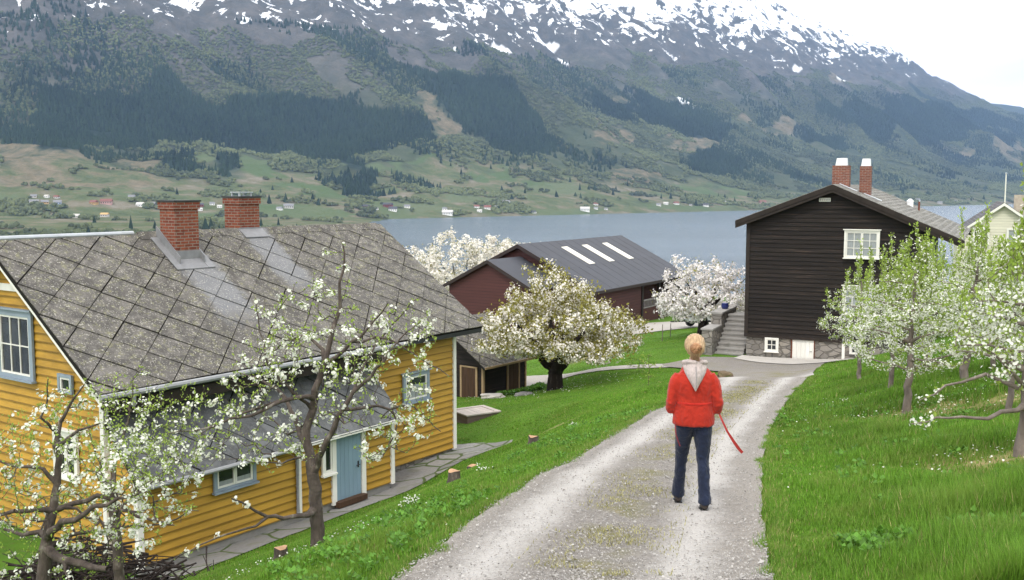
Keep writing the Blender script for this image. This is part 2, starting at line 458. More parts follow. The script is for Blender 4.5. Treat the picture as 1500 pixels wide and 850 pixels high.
_w = np.linalg.solve(_A, np.concatenate([cp[:, 2], np.zeros(3)]))
def ground_z(x, y):
    x = np.asarray(x, float); y = np.asarray(y, float); sh = np.broadcast(x, y).shape
    x = np.broadcast_to(x, sh).ravel(); y = np.broadcast_to(y, sh).ravel(); out = np.empty(len(x))
    for i in range(0, len(x), 20000):
        a, b = x[i:i + 20000], y[i:i + 20000]
        r = np.hypot(a[:, None] - cp[None, :, 0], b[:, None] - cp[None, :, 1]) / 30
        out[i:i + 20000] = _k(r) @ _w[:_n] + _w[_n] + _w[_n + 1] * a / 30 + _w[_n + 2] * b / 30
    far = np.clip((np.hypot(x, y) - 140) / 160, 0, 1)
    out = out * (1 - far) + (-72) * far
    bumpz = (fbm(x, y, 1.7, 3, 3) - .5) * .06 * np.clip(1 - np.hypot(x, y) / 60, 0, 1)
    return (np.maximum(out, -74) + bumpz).reshape(sh)
def gz(x, y): return float(ground_z(np.array([x]), np.array([y]))[0])

def ground_mat():
    m = bpy.data.materials.new('turf_soil'); n, l, b = nodes_of(m); v = coord(n)
    f = noise_node(n, l, v, .5, 5, .6); g = noise_node(n, l, v, 6, 4, .7); h = noise_node(n, l, v, .13, 3, .6)
    c = ramp(n, l, f, [(.3, (.05, .11, .014)), (.55, (.08, .165, .018)), (.75, (.11, .19, .026))])
    c = mix_node(n, l, math_node(n, l, 'MULTIPLY', step01(n, l, g, .5, .75), .5), c, (.10, .095, .035))
    c = mix_node(n, l, math_node(n, l, 'MULTIPLY', attr(n, 'dry').outputs['Fac'], step01(n, l, g, .3, .6)), c, (.27, .215, .10))
    l.new(c, b.inputs['Base Color']); b.inputs['Roughness'].default_value = .95; b.inputs['Specular IOR Level'].default_value = .1
    bump(n, l, b, g, .8, .05)
    return m
TURF = ground_mat()

def axis(lo, hi, near_lo, near_hi, step, grow=1.25):
    a = list(np.arange(near_lo, near_hi + 1e-6, step)); d = step
    while a[-1] < hi: d *= grow; a.append(a[-1] + d)
    d = step; pre = []; x = near_lo
    while x > lo: d *= grow; x -= d; pre.append(x)
    return np.array(pre[::-1] + a)
DRY = [(-7.5, 17, 2.0), (7.4, 15.9, 1.0), (6.65, 17, .8), (6.0, 10.3, .9), (5.27, 10.5, .7), (8.9, 12.2, 1.2), (4.0, 50, 1.3), (1.2, 27.0, .35)]
def dryness(x, y):
    d = np.zeros(np.shape(x))
    for a, b, r in DRY: d = np.maximum(d, np.clip(1.4 - np.hypot((x - a) / (r * 1.5), (y - b) / r) - (fbm(x, y, .5, 8, 3) - .5) * 1.2, 0, 1))
    e = np.minimum(np.abs(x - np.interp(y, RY, XL)), np.abs(x - np.interp(y, RY, XR)))
    return np.maximum(d, np.clip(1.0 - e / .30, 0, 1) * (y < 33) * .7)
gx, gy = axis(-1500, 1500, -14, 24, .3), axis(-60, 900, -4, 62, .3)
GX, GY = np.meshgrid(gx, gy); GZ = ground_z(GX, GY); nx = len(gx)
ii = (np.arange(len(gy) - 1)[:, None] * nx + np.arange(nx - 1)[None]).ravel()
tag(np_mesh('ground', np.stack([GX.ravel(), GY.ravel(), GZ.ravel()], 1), np.stack([ii, ii + 1, ii + nx + 1, ii + nx], 1), TURF, smooth=True, attrs={'dry': dryness(GX.ravel(), GY.ravel())}), kind='structure')

def densify(poly, step, jit, seed, closed=True):
    r = random.Random(seed); out = []
    for i in range(len(poly) if closed else len(poly) - 1):
        a, b = poly[i], poly[(i + 1) % len(poly)]; k = max(1, int(math.hypot(b[0] - a[0], b[1] - a[1]) / step))
        for j in range(k):
            t = j / k; out.append((a[0] + t * (b[0] - a[0]) + r.uniform(-jit, jit), a[1] + t * (b[1] - a[1]) + r.uniform(-jit, jit)))
    return out

def sheet(name, poly, step, lift, m, attr_f=None):
    xs = [p[0] for p in poly]; ys = [p[1] for p in poly]; bm = bmesh.new()
    x = math.floor(min(xs) / step) * step
    while x < max(xs):
        y = math.floor(min(ys) / step) * step
        strip = clip_poly(clip_poly(poly, 0, x, False), 0, x + step, True)
        while y < max(ys) and len(strip) >= 3:
            c = clip_box(strip, x, x + step, y, y + step)
            c = [p for i, p in enumerate(c) if math.hypot(p[0] - c[i - 1][0], p[1] - c[i - 1][1]) > 1e-4]
            if len(c) >= 3:
                try: bm.faces.new([bm.verts.new((p[0], p[1], 0)) for p in c])
                except ValueError: pass
            y += step
        x += step
    bmesh.ops.remove_doubles(bm, verts=bm.verts, dist=1e-4)
    bm.normal_update()
    for f in bm.faces:
        if f.normal.z < 0: f.normal_flip()
    me = bpy.data.meshes.new(name); bm.to_mesh(me); bm.free()
    co = np.empty(len(me.vertices) * 3, np.float32); me.vertices.foreach_get('co', co); co = co.reshape(-1, 3)
    co[:, 2] = ground_z(co[:, 0], co[:, 1]) + lift
    me.vertices.foreach_set('co', co.ravel())
    if attr_f:
        for an, av in attr_f(co).items(): me.attributes.new(an, 'FLOAT', 'POINT').data.foreach_set('value', np.asarray(av, np.float32))
    me.polygons.foreach_set('use_smooth', [True] * len(me.polygons)); me.materials.append(m); me.update()
    o = bpy.data.objects.new(name, me); C.objects.link(o)
    return tag(o, kind='structure')

def gravel_mat(name, tracks, pale=0):
    m = bpy.data.materials.new(name); n, l, b = nodes_of(m); v = coord(n)
    fine = noise_node(n, l, v, 55, 4, .75); mid = noise_node(n, l, v, 9, 5, .7); big = noise_node(n, l, v, 1.1, 4, .6)
    vo = n.new('ShaderNodeTexVoronoi'); vo.inputs['Scale'].default_value = 42; l.new(v, vo.inputs['Vector'])
    c = ramp(n, l, fine, [(.3, (.115, .102, .088)), (.5, (.205, .185, .163)), (.7, (.33, .305, .275))])
    c = mix_node(n, l, .35, c, ramp(n, l, vo.outputs['Color'], [(.1, (.12, .11, .10)), (.9, (.38, .355, .325))]))
    c = mix_node(n, l, math_node(n, l, 'MULTIPLY', step01(n, l, big, .42, .62), .35), c, (.22, .20, .17))
    if tracks:
        a = attr(n, 'across').outputs['Fac']
        a = math_node(n, l, 'ADD', a, math_node(n, l, 'MULTIPLY_ADD', big, .16, -.08))
        a = math_node(n, l, 'ADD', a, math_node(n, l, 'MULTIPLY_ADD', mid, .10, -.05))
        def hump(cn, w):
            d = math_node(n, l, 'ABSOLUTE', math_node(n, l, 'SUBTRACT', a, cn))
            q = n.new('ShaderNodeMapRange'); q.interpolation_type = 'SMOOTHSTEP'
            q.inputs[1].default_value = 0; q.inputs[2].default_value = w; q.inputs[3].default_value = 1; q.inputs[4].default_value = 0
            l.new(d, q.inputs[0]); return q.outputs[0]
        tr = math_node(n, l, 'ADD', hump(.21, .16), hump(.77, .15), clamp=True)
        c = mix_node(n, l, math_node(n, l, 'MULTIPLY', tr, .8), c, ramp(n, l, fine, [(.25, (.37, .345, .315)), (.7, (.56, .535, .505))]))
        me_ = math_node(n, l, 'MULTIPLY', hump(.51, .15), step01(n, l, big, .44, .56))
        c = mix_node(n, l, math_node(n, l, 'MULTIPLY', me_, .8), c, ramp(n, l, mid, [(.35, (.12, .125, .045)), (.65, (.25, .215, .12))]))
        ed = math_node(n, l, 'ADD', hump(.0, .09), hump(1.0, .20), clamp=True)
        c = mix_node(n, l, math_node(n, l, 'MULTIPLY', ed, .7), c, ramp(n, l, fine, [(.3, (.215, .19, .16)), (.7, (.38, .35, .315))]))
    if pale: c = mix_node(n, l, pale, c, (.46, .43, .385))
    l.new(c, b.inputs['Base Color']); b.inputs['Roughness'].default_value = .95; b.inputs['Specular IOR Level'].default_value = .15
    bump(n, l, b, math_node(n, l, 'ADD', fine, vo.outputs['Distance']), .7, .02)
    return m
ROADM, PATHM = gravel_mat('track_gravel', True), gravel_mat('yard_gravel', False, .6)

ROAD = [(a, b) for a, b in zip(XL, RY)] + [(7.2, 34.6), (7.9, 37.5), (7.6, 40.5), (6.6, 43.0), (6.6, 44.5), (8.6, 45.6), (10.3, 45.6), (13.6, 43.6), (12.3, 40.2), (11.2, 37.2), (10.3, 34.6)] + [(a, b) for a, b in zip(XR[::-1], RY[::-1])]
ROADJ = densify(ROAD, .3, .022, 4)
def across(co):
    a, b = np.interp(co[:, 1], RY, XL), np.interp(co[:, 1], RY, XR)
    r = (co[:, 0] - a) / (b - a)
    return {'across': r + (.385 - r) * np.clip((co[:, 1] - 31) / 6, 0, 1)}
sheet('road', ROADJ, .3, .045, ROADM, across)
PATH = [(6.9, 42.8), (4.5, 42.9), (2.2, 43.0), (.6, 44.8), (-2, 47.4), (-4, 48.5), (-4, 50.5), (-1, 49.5), (1.8, 47.0), (3.1, 44.8), (5, 44.6), (6.9, 44.6)]
sheet('path', densify(PATH, .25, .04, 6), .5, .035, PATHM)
YARD = [(-2, 60), (3, 57.5), (7.5, 59.5), (10.5, 61), (13, 61.2), (16, 61), (17, 66), (14, 71.5), (12, 74), (8, 72), (4, 67), (0, 64)]
sheet('gravel_yard', densify(YARD, .5, .12, 8), .8, .04, PATHM)
RAMP = [bl(x, y)[:2] for x, y in ((-.1, -.05), (-.3, -.9), (1.2, -1.9), (2.6, -2.6), (4.0, -2.7), (5.3, -1.8), (6.0, -.4), (4.6, -.05))]
sheet('paved_ramp', RAMP, .5, .07, SLABGRAVEL)

# ------------------------------------------------------------------ water and the far mountainside
WZ = -60.0
def water_mat():
    m = bpy.data.materials.new('fjord_water'); n, l, b = nodes_of(m); v = coord(n)
    b.inputs['Base Color'].default_value = (.035, .055, .075, 1); b.inputs['Roughness'].default_value = .22
    b.inputs['Specular IOR Level'].default_value = .5
    f = noise_node(n, l, mapped(n, l, v, (.02, .05, 1), (0, 0, .7)), 6, 6, .7)
    g = noise_node(n, l, mapped(n, l, v, (.0012, .004, 1), (0, 0, .7)), 2, 4, .6)
    l.new(ramp(n, l, g, [(.35, (.05, .078, .105)), (.65, (.08, .115, .15))]), b.inputs['Base Color'])  # reflection streaks painted into the colour as paler and darker bands
    bump(n, l, b, f, .55, 2.0)
    return m
w = MB(); w.add([(-6000, 60, WZ), (16000, 60, WZ), (16000, 15500, WZ), (-6000, 15500, WZ)], [(0, 1, 2, 3)])
tag(w.build('water', water_mat()), kind='structure')
UX, UY = .743, .669                       # direction of the far shore; (s, t) = along it, inland from it
def st_xy(s, t): return UX * s - UY * t, 2290 + UY * s + UX * t
PS = np.array([-5000, -1500, 0, 2000, 3600, 4800, 5700, 6250, 6700, 7050, 7600, 8300, 8700, 9500, 11000, 13000])
PZ = np.array([900, 1150, 1250, 1380, 1440, 1395, 1285, 1170, 1010, 905, 835, 810, 795, 770, 640, 520])
TT = np.array([-300, -5, 0, 60, 350, 750, 1500, 2200, 2700, 3300, 4200])
TF = np.array([-.008, -.004, .002, .012, .055, .15, .46, .80, 1.0, 1.04, .9])
def mountain_z(s, t):
    s = np.asarray(s, float); t = np.asarray(t, float)
    tw = t + (fbm(s, t, 900, 21, 4) - .5) * 500 * np.clip(t / 900, 0, 1)
    h = np.interp(s, PS, PZ) * np.interp(tw, TT, TF)
    e = np.clip(t / 1200, 0, 1)
    h += ((fbm(s, t * .45, 420, 22, 5, .5, True) - .55) * 190 + (fbm(s, t, 130, 23, 4) - .5) * 55) * e
    h += (fbm(s, t, 260, 24, 4) - .5) * 34 * np.clip(t / 150, 0, 1) * (1 - e * .5)
    reach = np.clip((-330 - s) * 1.05, 0, 620)           # a low coastal flat fills the near-hand end of the shore
    flat = 2 + (t + reach) * .018 + (fbm(s, t, 90, 25, 3) - .5) * 5
    h = np.where((t > -reach) & (reach > 0), np.maximum(h, flat), h)
    return WZ + h
# land cover of the far side as patches of ground in (along, inland) metres
FIR = [[(-756,897), (-527,1135), (-222,1216), (-156,1051), (119,1024), (243,846), (394,778), (337,688), (102,645), (-148,493), (-135,677), (-263,842), (-414,840), (-635,712), (-765,730)],[(547,990), (846,1120), (867,981), (801,724), (695,577), (499,524), (500,711), (463,831)],[(-118,604), (-80,503), (-94,365), (-201,252), (-247,280)],[(1848,1262), (2076,1146), (2178,948), (1901,832), (1607,840), (1543,924)],[(3107,1141), (4156,1338), (5266,1351), (5663,1201), (5223,1020), (4202,982), (3432,943), (3117,992)],[(5004,1650), (5776,1488), (6036,1320), (5815,1264), (5158,1347)],[(1455,652), (1785,681), (1554,485), (1166,396)],[(-802,896), (-772,797), (-742,584), (-793,643), (-835,784)],[(-564,575), (-457,668), (-526,483), (-591,477)],[(-438,563), (-342,633), (-412,496), (-464,511)],[(-140,811), (-25,720), (-111,519), (-184,627)],[(1508,1182), (1775,1199), (1480,938), (1460,1099)],[(2721,973), (3098,980), (2855,872), (2589,887)]]
TAN = [[(470,981), (510,943), (463,831), (509,804), (392,709), (343,679), (394,778), (412,850)],[(1002,707), (1403,957), (1405,849), (1247,732), (957,597), (927,642)],[(2299,1062), (2611,1087), (2937,1071), (2657,1004), (2315,956)],[(1504,806), (1764,863), (1905,828), (1601,656), (1460,688), (1443,738)],[(4151,1006), (4315,870), (4177,852), (3998,924)],[(4418,845), (5728,1186), (4419,658), (4397,739)],[(-835,784), (-793,643), (-703,570), (-711,512), (-593,473), (-600,373), (-851,274), (-954,373)],[(-649,676), (-544,584), (-590,497), (-695,517)],[(-633,914), (-565,896), (-577,845), (-634,845)],[(3964,1628), (4342,1666), (4017,1524), (3952,1597)],[(1587,1238), (1775,1199), (1674,1127), (1531,1147)],[(808,458), (1058,393), (860,311), (706,336)]]
FIELD = [[(-967,326), (-923,298), (-934,225), (-1004,198)],[(-819,365), (-718,384), (-671,232), (-763,175), (-843,228)],[(-425,739), (-357,730), (-434,504), (-493,518)],[(-299,735), (-249,686), (-308,510), (-317,399), (-397,444), (-379,543)],[(-643,171), (-485,137), (-388,38), (-476,0), (-688,0), (-708,64)],[(-370,398), (-258,348), (-267,222), (-418,226)],[(-309,158), (-126,109), (-182,13), (-344,6)],[(-100,568), (-68,492), (0,498), (212,543), (56,459), (-137,418)],[(-16,198), (138,153), (18,91), (-91,128)],[(227,415), (359,427), (327,349), (179,331)],[(109,49), (339,47), (243,2), (62,0)],[(492,69), (915,53), (811,0), (450,9)],[(989,337), (1250,241), (1009,96), (884,226)],[(351,362), (514,289), (365,168), (258,234)]]
SNOWP = [[(1276,1552), (1305,1513), (1328,1474), (1282,1444), (1241,1469)],[(1790,1809), (1876,1821), (1880,1756), (1863,1761), (1718,1701)],[(2144,1287), (2176,1253), (2132,1146), (2106,1163), (2097,1209)],[(1729,1624), (1756,1608), (1715,1524), (1701,1540)],[(3514,1569), (3552,1528), (3512,1511), (3488,1539)],[(4016,1591), (4319,1700), (4016,1559)]]

def cover(s, t, polys, seed, warp=70):
    ws = s + (fbm(s, t, 160, seed, 4) - .5) * warp * 2.2; wt = t + (fbm(s, t, 130, seed + 1, 4) - .5) * warp * 1.6
    r = np.zeros(np.shape(s), bool)
    for p in polys: r |= in_poly(ws, wt, p)
    return r
def mountain_mat():
    m = bpy.data.materials.new('mountainside'); n, l, b = nodes_of(m); v = coord(n)
    sep = n.new('ShaderNodeSeparateXYZ'); l.new(v, sep.inputs[0])
    big = noise_node(n, l, v, .003, 6, .62); mid = noise_node(n, l, v, .014, 6, .68); fin = noise_node(n, l, v, .05, 5, .7)
    base = ramp(n, l, mid, [(.3, (.036, .048, .028)), (.5, (.058, .072, .040)), (.7, (.092, .096, .062))])
    heath = ramp(n, l, mid, [(.3, (.050, .052, .048)), (.5, (.078, .076, .070)), (.7, (.125, .115, .105))])
    c = mix_node(n, l, attr(n, 'heath').outputs['Fac'], base, heath)
    c = mix_node(n, l, attr(n, 'fir').outputs['Fac'], c, ramp(n, l, fin, [(.3, (.012, .021, .017)), (.7, (.024, .038, .026))]))
    pst = ramp(n, l, mid, [(.32, (.055, .072, .034)), (.46, (.088, .108, .048)), (.56, (.135, .125, .078)), (.70, (.21, .185, .15))])
    c = mix_node(n, l, attr(n, 'pasture').outputs['Fac'], c, pst)
    c = mix_node(n, l, math_node(n, l, 'MULTIPLY', attr(n, 'tan').outputs['Fac'], step01(n, l, mid, .38, .58)), c, ramp(n, l, fin, [(.3, (.09, .085, .05)), (.55, (.155, .13, .085)), (.75, (.23, .19, .14))]))
    fg = mix_node(n, l, step01(n, l, big, .4, .6), (.072, .105, .042), (.105, .125, .065))
    c = mix_node(n, l, attr(n, 'field').outputs['Fac'], c, mix_node(n, l, step01(n, l, fin, .55, .72), fg, (.075, .10, .045)))
    # snow lies in streaks down the gullies above its lower limit
    sv = mapped(n, l, v, (.0135, .0068, .0068), (0, 0, R(-42)))
    sn = math_node(n, l, 'ADD', math_node(n, l, 'MULTIPLY', noise_node(n, l, sv, 1.0, 8, .62, 1.4), .6), math_node(n, l, 'MULTIPLY', noise_node(n, l, v, .012, 8, .62, .6), .4))
    a = attr(n, 'snow').outputs['Fac']
    th = math_node(n, l, 'SUBTRACT', .628, math_node(n, l, 'MULTIPLY', a, .185))
    d = math_node(n, l, 'SUBTRACT', math_node(n, l, 'ADD', sn, math_node(n, l, 'MULTIPLY_ADD', mid, .12, -.06)), th)
    sm = math_node(n, l, 'MAXIMUM', math_node(n, l, 'MULTIPLY', step01(n, l, d, -.002, .007), step01(n, l, a, .0, .06)), attr(n, 'drift').outputs['Fac'])
    c = mix_node(n, l, sm, c, (.83, .85, .88))
    l.new(c, b.inputs['Base Color']); b.inputs['Roughness'].default_value = .95; b.inputs['Specular IOR Level'].default_value = .05
    bump(n, l, b, math_node(n, l, 'ADD', mid, math_node(n, l, 'MULTIPLY', fin, .4)), .9, 14)
    return m
sg = np.concatenate([np.arange(-4000, -1500, 120), np.arange(-1500, 6000, 16), np.arange(6000, 13001, 60)])
tg = np.concatenate([np.arange(-720, 0, 20), np.arange(0, 2400, 14), np.arange(2400, 4201, 40)])
SG, TG = np.meshgrid(sg, tg); MZ = mountain_z(SG, TG); MX, MY = st_xy(SG, TG)
fs, ft = SG.ravel(), TG.ravel(); fz = MZ.ravel()
fir = cover(fs, ft, FIR, 41, 60); tan = cover(fs, ft, TAN, 43, 60) & ~fir
fld = cover(fs, ft, FIELD, 45, 45) & ~fir & ~tan
fld &= fbm(fs, ft, 90, 47, 3) > .36
SNL = np.interp(fs, [-1200, -600, 200, 900, 2000, 3400, 4900, 7000], [400, 420, 500, 560, 620, 690, 740, 800])
snow = np.clip((fz - SNL + 40) / 430 + .22 * (fbm(fs, ft, 500, 49, 3) - .5), 0, 1)
heath = np.clip((fz - SNL + 330) / 260 + (fbm(fs, ft, 240, 51, 4) - .5) * 1.4, 0, 1)
drift = cover(fs, ft, SNOWP, 53, 8)
pasture = np.clip((np.interp(fs, [-1200, 300, 1200, 3000], [520, 480, 300, 160]) + (fbm(fs, ft, 180, 55, 4) - .5) * 420 - ft) / 90, 0, 1)
nx = len(sg); ii = (np.arange(len(tg) - 1)[:, None] * nx + np.arange(nx - 1)[None]).ravel()
tag(np_mesh('mountain', np.stack([MX.ravel(), MY.ravel(), fz], 1), np.stack([ii, ii + 1, ii + nx + 1, ii + nx], 1), mountain_mat(), smooth=True,
            attrs={'fir': fir, 'tan': tan, 'field': fld, 'snow': snow, 'heath': heath, 'drift': drift, 'pasture': pasture}), kind='structure')
# a further ridge closing the fjord
hs, ht = np.meshgrid(np.arange(0, 9000, 60), np.arange(0, 2600, 60))
hz = WZ + .80 * np.interp(ht, [0, 200, 1400, 2000, 2600], [0, 40, 800, 1030, 1000]) * np.interp(hs, [0, 1500, 4000, 9000], [.75, 1, 1.05, 1.0]) + (fbm(hs, ht, 600, 61, 5) - .5) * 320 * np.clip(ht / 900, 0, 1)
hx, hy = 4300 + hs * .80 - ht * .45, 9300 - hs * .55 + ht * .85
nx = hs.shape[1]; ii = (np.arange(hs.shape[0] - 1)[:, None] * nx + np.arange(nx - 1)[None]).ravel()
tag(np_mesh('far_hill', np.stack([hx.ravel(), hy.ravel(), hz.ravel()], 1), np.stack([ii, ii + 1, ii + nx + 1, ii + nx], 1), mat('far_hill_wood', (.045, .055, .036), .95, .4, .01, None, (1, 1, 1), .3, .1, .05), smooth=True), kind='structure')

# forest on the mountainside
def far_wood(name, n, keep, tv, tf, r0, r1, h0, h1, m, tmax, seed):
    r = np.random.default_rng(seed); s = r.uniform(-1500, 6500, n * 8); t = r.uniform(-600, tmax, n * 8)
    z = mountain_z(s, t); x, y = st_xy(s, t)
    ok = keep(s, t, z) & (np.abs(x / y) < .56) & (z > WZ + 2.5)
    ok = np.nonzero(ok)[0][:n]; s, t, z, x, y = s[ok], t[ok], z[ok], x[ok], y[ok]; k = len(s)
    rad = r.uniform(r0, r1, k); hh = r.uniform(h0, h1, k); yaw = r.uniform(0, 6.28, k)
    B = np.zeros((k, 3, 3)); B[:, 0, 0] = np.cos(yaw); B[:, 1, 0] = np.sin(yaw); B[:, 0, 1] = -np.sin(yaw); B[:, 1, 1] = np.cos(yaw); B[:, 2, 2] = 1
    V, F = scatter(tv, tf, np.stack([x, y, z - 1], 1), B, np.stack([rad, rad, hh], 1))
    tone = np.repeat(np.clip(r.normal(.5, .22, k) + (fbm(s, t, 220, seed + 3, 3) - .5) * 1.2, 0, 1), len(tv))
    return tag(np_mesh(name, V, F, m, tone=tone, attrs=None), kind='stuff')
CONE = [(1, 0, 0), (0, 1, 0), (-1, 0, 0), (0, -1, 0), (0, 0, 1)], [(0, 1, 4), (1, 2, 4), (2, 3, 4), (3, 0, 4)]
DOME = [(1, 0, .3), (0, 1, .35), (-1, 0, .3), (0, -1, .35), (.55, .5, .8), (-.5, .5, .85), (-.45, -.55, .8), (.5, -.5, .85), (0, 0, 1)], \
       [(0, 4, 7), (0, 1, 4), (1, 5, 4), (1, 2, 5), (2, 6, 5), (2, 3, 6), (3, 7, 6), (3, 0, 7), (4, 5, 8), (5, 6, 8), (6, 7, 8), (7, 4, 8)]
def tone_mat(name, a, b_):
    m = bpy.data.materials.new(name); n, l, b = nodes_of(m)
    l.new(ramp(n, l, attr(n, 'tone').outputs['Fac'], [(0, a), (1, b_)]), b.inputs['Base Color']); b.inputs['Roughness'].default_value = .9; b.inputs['Specular IOR Level'].default_value = .05
    return m
FIRM = tone_mat('fir_needles', (.010, .019, .014), (.030, .050, .028)); BIRCHM = tone_mat('spring_birch', (.038, .048, .030), (.120, .140, .066))
def ragged(s, t):
    p = cover(s, t, FIR, 41, 60) * .80 + cover(s, t, FIR, 41, 230) * .35 + np.clip((fbm(s, t, 210, 77, 4) - .50) * 3.2, 0, .55) * np.clip((t - np.interp(s, [-1200, 300, 1200, 3000], [520, 480, 300, 160])) / 120, .02, 1)
    return (np.random.default_rng(5).random(len(s)) < p) & ~cover(s, t, FIELD, 45, 45) & ~cover(s, t, TAN, 43, 60)
far_wood('conifer_forest', 60000, lambda s, t, z: ragged(s, t) & (z < 560), *CONE, 3.5, 6.5, 11, 22, FIRM, 1800, 71)
far_wood('birch_forest', 95000, lambda s, t, z: ~cover(s, t, FIR, 41, 60) & (~cover(s, t, TAN, 43, 60) | (fbm(s, t, 70, 81, 3) > .60)) & ((t > np.interp(s, [-1200, 300, 1200, 3000], [520, 480, 300, 160]) + (fbm(s, t, 180, 55, 4) - .5) * 420) | (fbm(s, t, 75, 82, 4) > .56)) & (~cover(s, t, FIELD, 45, 45) | (fbm(s, t, 60, 79, 3) > .66)) & (z < np.interp(s, [-600, 900, 3400, 4900], [430, 510, 640, 690]) + (fbm(s, t, 200, 80, 3) - .5) * 300) & (fbm(s, t, 110, 78, 4) > .40), *DOME, 3.2, 6.5, 5, 10, BIRCHM, 1900, 73)

# the pale shore road and its wall along the far waterline
sr = np.arange(-700, 2600, 15.0); so_ = 6 + 10 * (fbm(sr, sr * 0, 200, 90, 3) - .5)
rv = []; rf = []
for k, (s, t) in enumerate(zip(sr, so_)):
    for tt, zz in ((t - 3, -2.5), (t - 2.6, 1.9), (t + 3, 2.1), (t + 6, 1.2)):
        x, y = st_xy(s, t + (tt - t)); rv.append((x, y, WZ + .8 + zz))
    if k: rf += [(4 * k - 4 + j, 4 * k + j, 4 * k + j + 1, 4 * k - 3 + j) for j in range(3)]
tag(np_mesh('shore_road', rv, rf, mat('shore_concrete', (.40, .39, .37), .9, .3, .02)), kind='structure')

# the air
hb = MB(); hb.box(-7500, 16500, -1400, 15800, -78, 1900)
hm = bpy.data.materials.new('haze_air'); hm.use_nodes = True; hn = hm.node_tree.nodes; hn.clear()
ho = hn.new('ShaderNodeOutputMaterial'); hv = hn.new('ShaderNodeVolumePrincipled')
hv.inputs['Density'].default_value = 6.0e-5; hv.inputs['Color'].default_value = (.40, .62, 1.0, 1); hv.inputs['Anisotropy'].default_value = .2
hm.node_tree.links.new(hv.outputs[0], ho.inputs['Volume'])
tag(hb.build('haze', hm), kind='stuff')

# ------------------------------------------------------------------ building helpers
def lap_wall(mb, o, u, poly, board=.185, proud=.042, mi=0, nrm=None, edge=.024, spread=.12):
    """horizontal lapped boards over a vertical convex polygon poly [(u, z)], o = wall origin, u = unit vector along it, outward = u x z"""
    o = Vector(o); u = Vector(u).normalized(); nn = Vector((u.y, -u.x, 0)) if nrm is None else Vector(nrm)
    z0, z1 = min(p[1] for p in poly), max(p[1] for p in poly); k = 0
    while z0 + k * board < z1:
        a, b = z0 + k * board, z0 + (k + 1) * board
        q = clip_poly(clip_poly(poly, 1, a, False), 1, b, True); k += 1
        q = [p for i, p in enumerate(q) if math.hypot(p[0] - q[i - 1][0], p[1] - q[i - 1][1]) > 1e-4]
        if len(q) < 3: continue
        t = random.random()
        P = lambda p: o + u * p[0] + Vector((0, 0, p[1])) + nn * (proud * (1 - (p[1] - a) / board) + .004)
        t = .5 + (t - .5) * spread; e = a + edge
        for part, tt in ((clip_poly(q, 1, e, True), 0.0), (clip_poly(q, 1, e, False), t)):   # lap shadow line painted darker along the lower edge, then the board
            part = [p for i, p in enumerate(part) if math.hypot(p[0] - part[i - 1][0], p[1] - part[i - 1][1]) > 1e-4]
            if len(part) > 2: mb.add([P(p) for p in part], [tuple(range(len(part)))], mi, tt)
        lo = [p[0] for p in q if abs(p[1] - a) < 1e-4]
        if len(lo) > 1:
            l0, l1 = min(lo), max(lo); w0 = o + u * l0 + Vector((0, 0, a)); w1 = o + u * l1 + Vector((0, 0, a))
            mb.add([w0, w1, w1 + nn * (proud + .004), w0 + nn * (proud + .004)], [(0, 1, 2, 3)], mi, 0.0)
    # the wall's solid core
    mb.prism([o + u * p[0] + Vector((0, 0, p[1])) for p in poly], -nn * .12, mi, .4)

def frame_of(o, u):
    u = Vector(u).normalized(); nn = Vector((u.y, -u.x, 0))
    return Matrix((( u.x, nn.x, 0, o[0]), (u.y, nn.y, 0, o[1]), (0, 0, 1, o[2]), (0, 0, 0, 1)))

def window(parent, o, u, w, h, casings=2, bars=(1, 2), m_out=None, m_sash=None, sill=True, curtain=None, name='window', trim=.09, hood=False):
    """o: lower-left corner of the opening on the wall face, u along the wall; a window part with frame, panes and sill"""
    un = Vector(u).normalized(); o = (o[0] + un.y * .024, o[1] - un.x * .024, o[2])
    M = frame_of(o, u); m_out, m_sash = m_out or WHITE, m_sash or WHITE
    g = MB(); g.box(-.01, w + .01, .018, .034, -.01, h + .01, M=M)
    win = g.build(name, GLASS, parent)
    f = MB(); T = trim
    f.box(-T, 0, .03, .085, -T * .6, h + T, 0, M=M); f.box(w, w + T, .03, .085, -T * .6, h + T, 0, M=M)
    f.box(0, w, .03, .083, h, h + T, 0, M=M); f.box(0, w, .03, .083, -T * .6, 0, 0, M=M)
    if hood: f.box(-T - .05, w + T + .05, .03, .14, h + T + .002, h + T + .045, 0, M=M)
    f.build('frame', m_out, win)
    s = MB(); cw = w / casings; st = .045
    for c in range(casings):
        a, b = c * cw + .004, (c + 1) * cw - .004
        s.box(a, a + st, .036, .066, 0.003, h - .003, M=M); s.box(b - st, b, .036, .066, 0.003, h - .003, M=M)
        s.box(a + st, b - st, .036, .064, 0.003, st, M=M); s.box(a + st, b - st, .036, .064, h - st, h - .003, M=M)
        for i in range(1, bars[0] + 1):
            x = a + st + (b - a - 2 * st) * i / (bars[0] + 1); s.box(x - .013, x + .013, .036, .058, st, h - st, M=M)
        for i in range(1, bars[1] + 1):
            z = st + (h - 2 * st) * i / (bars[1] + 1); s.box(a + st, b - st, .036, .056, z - .013, z + .013, M=M)
    s.build('sash', m_sash, win)
    if sill:
        q = MB(); q.box(-T - .03, w + T + .03, .03, .15, -T * .6 - .045, -T * .6 - .003, M=M); q.build('sill', m_out, win)
    if curtain:
        q = MB()
        for k in range(10):
            a = w * k / 10; q.box(a, a + w / 10, .0345 - .0, .0352 + .0004 * (k % 2), 0.02, h * curtain, M=M)
        q.build('curtain', mat('net_curtain', (.27, .29, .29), .8, .2, 6, None, (6, 1, 1)), win)
    return win

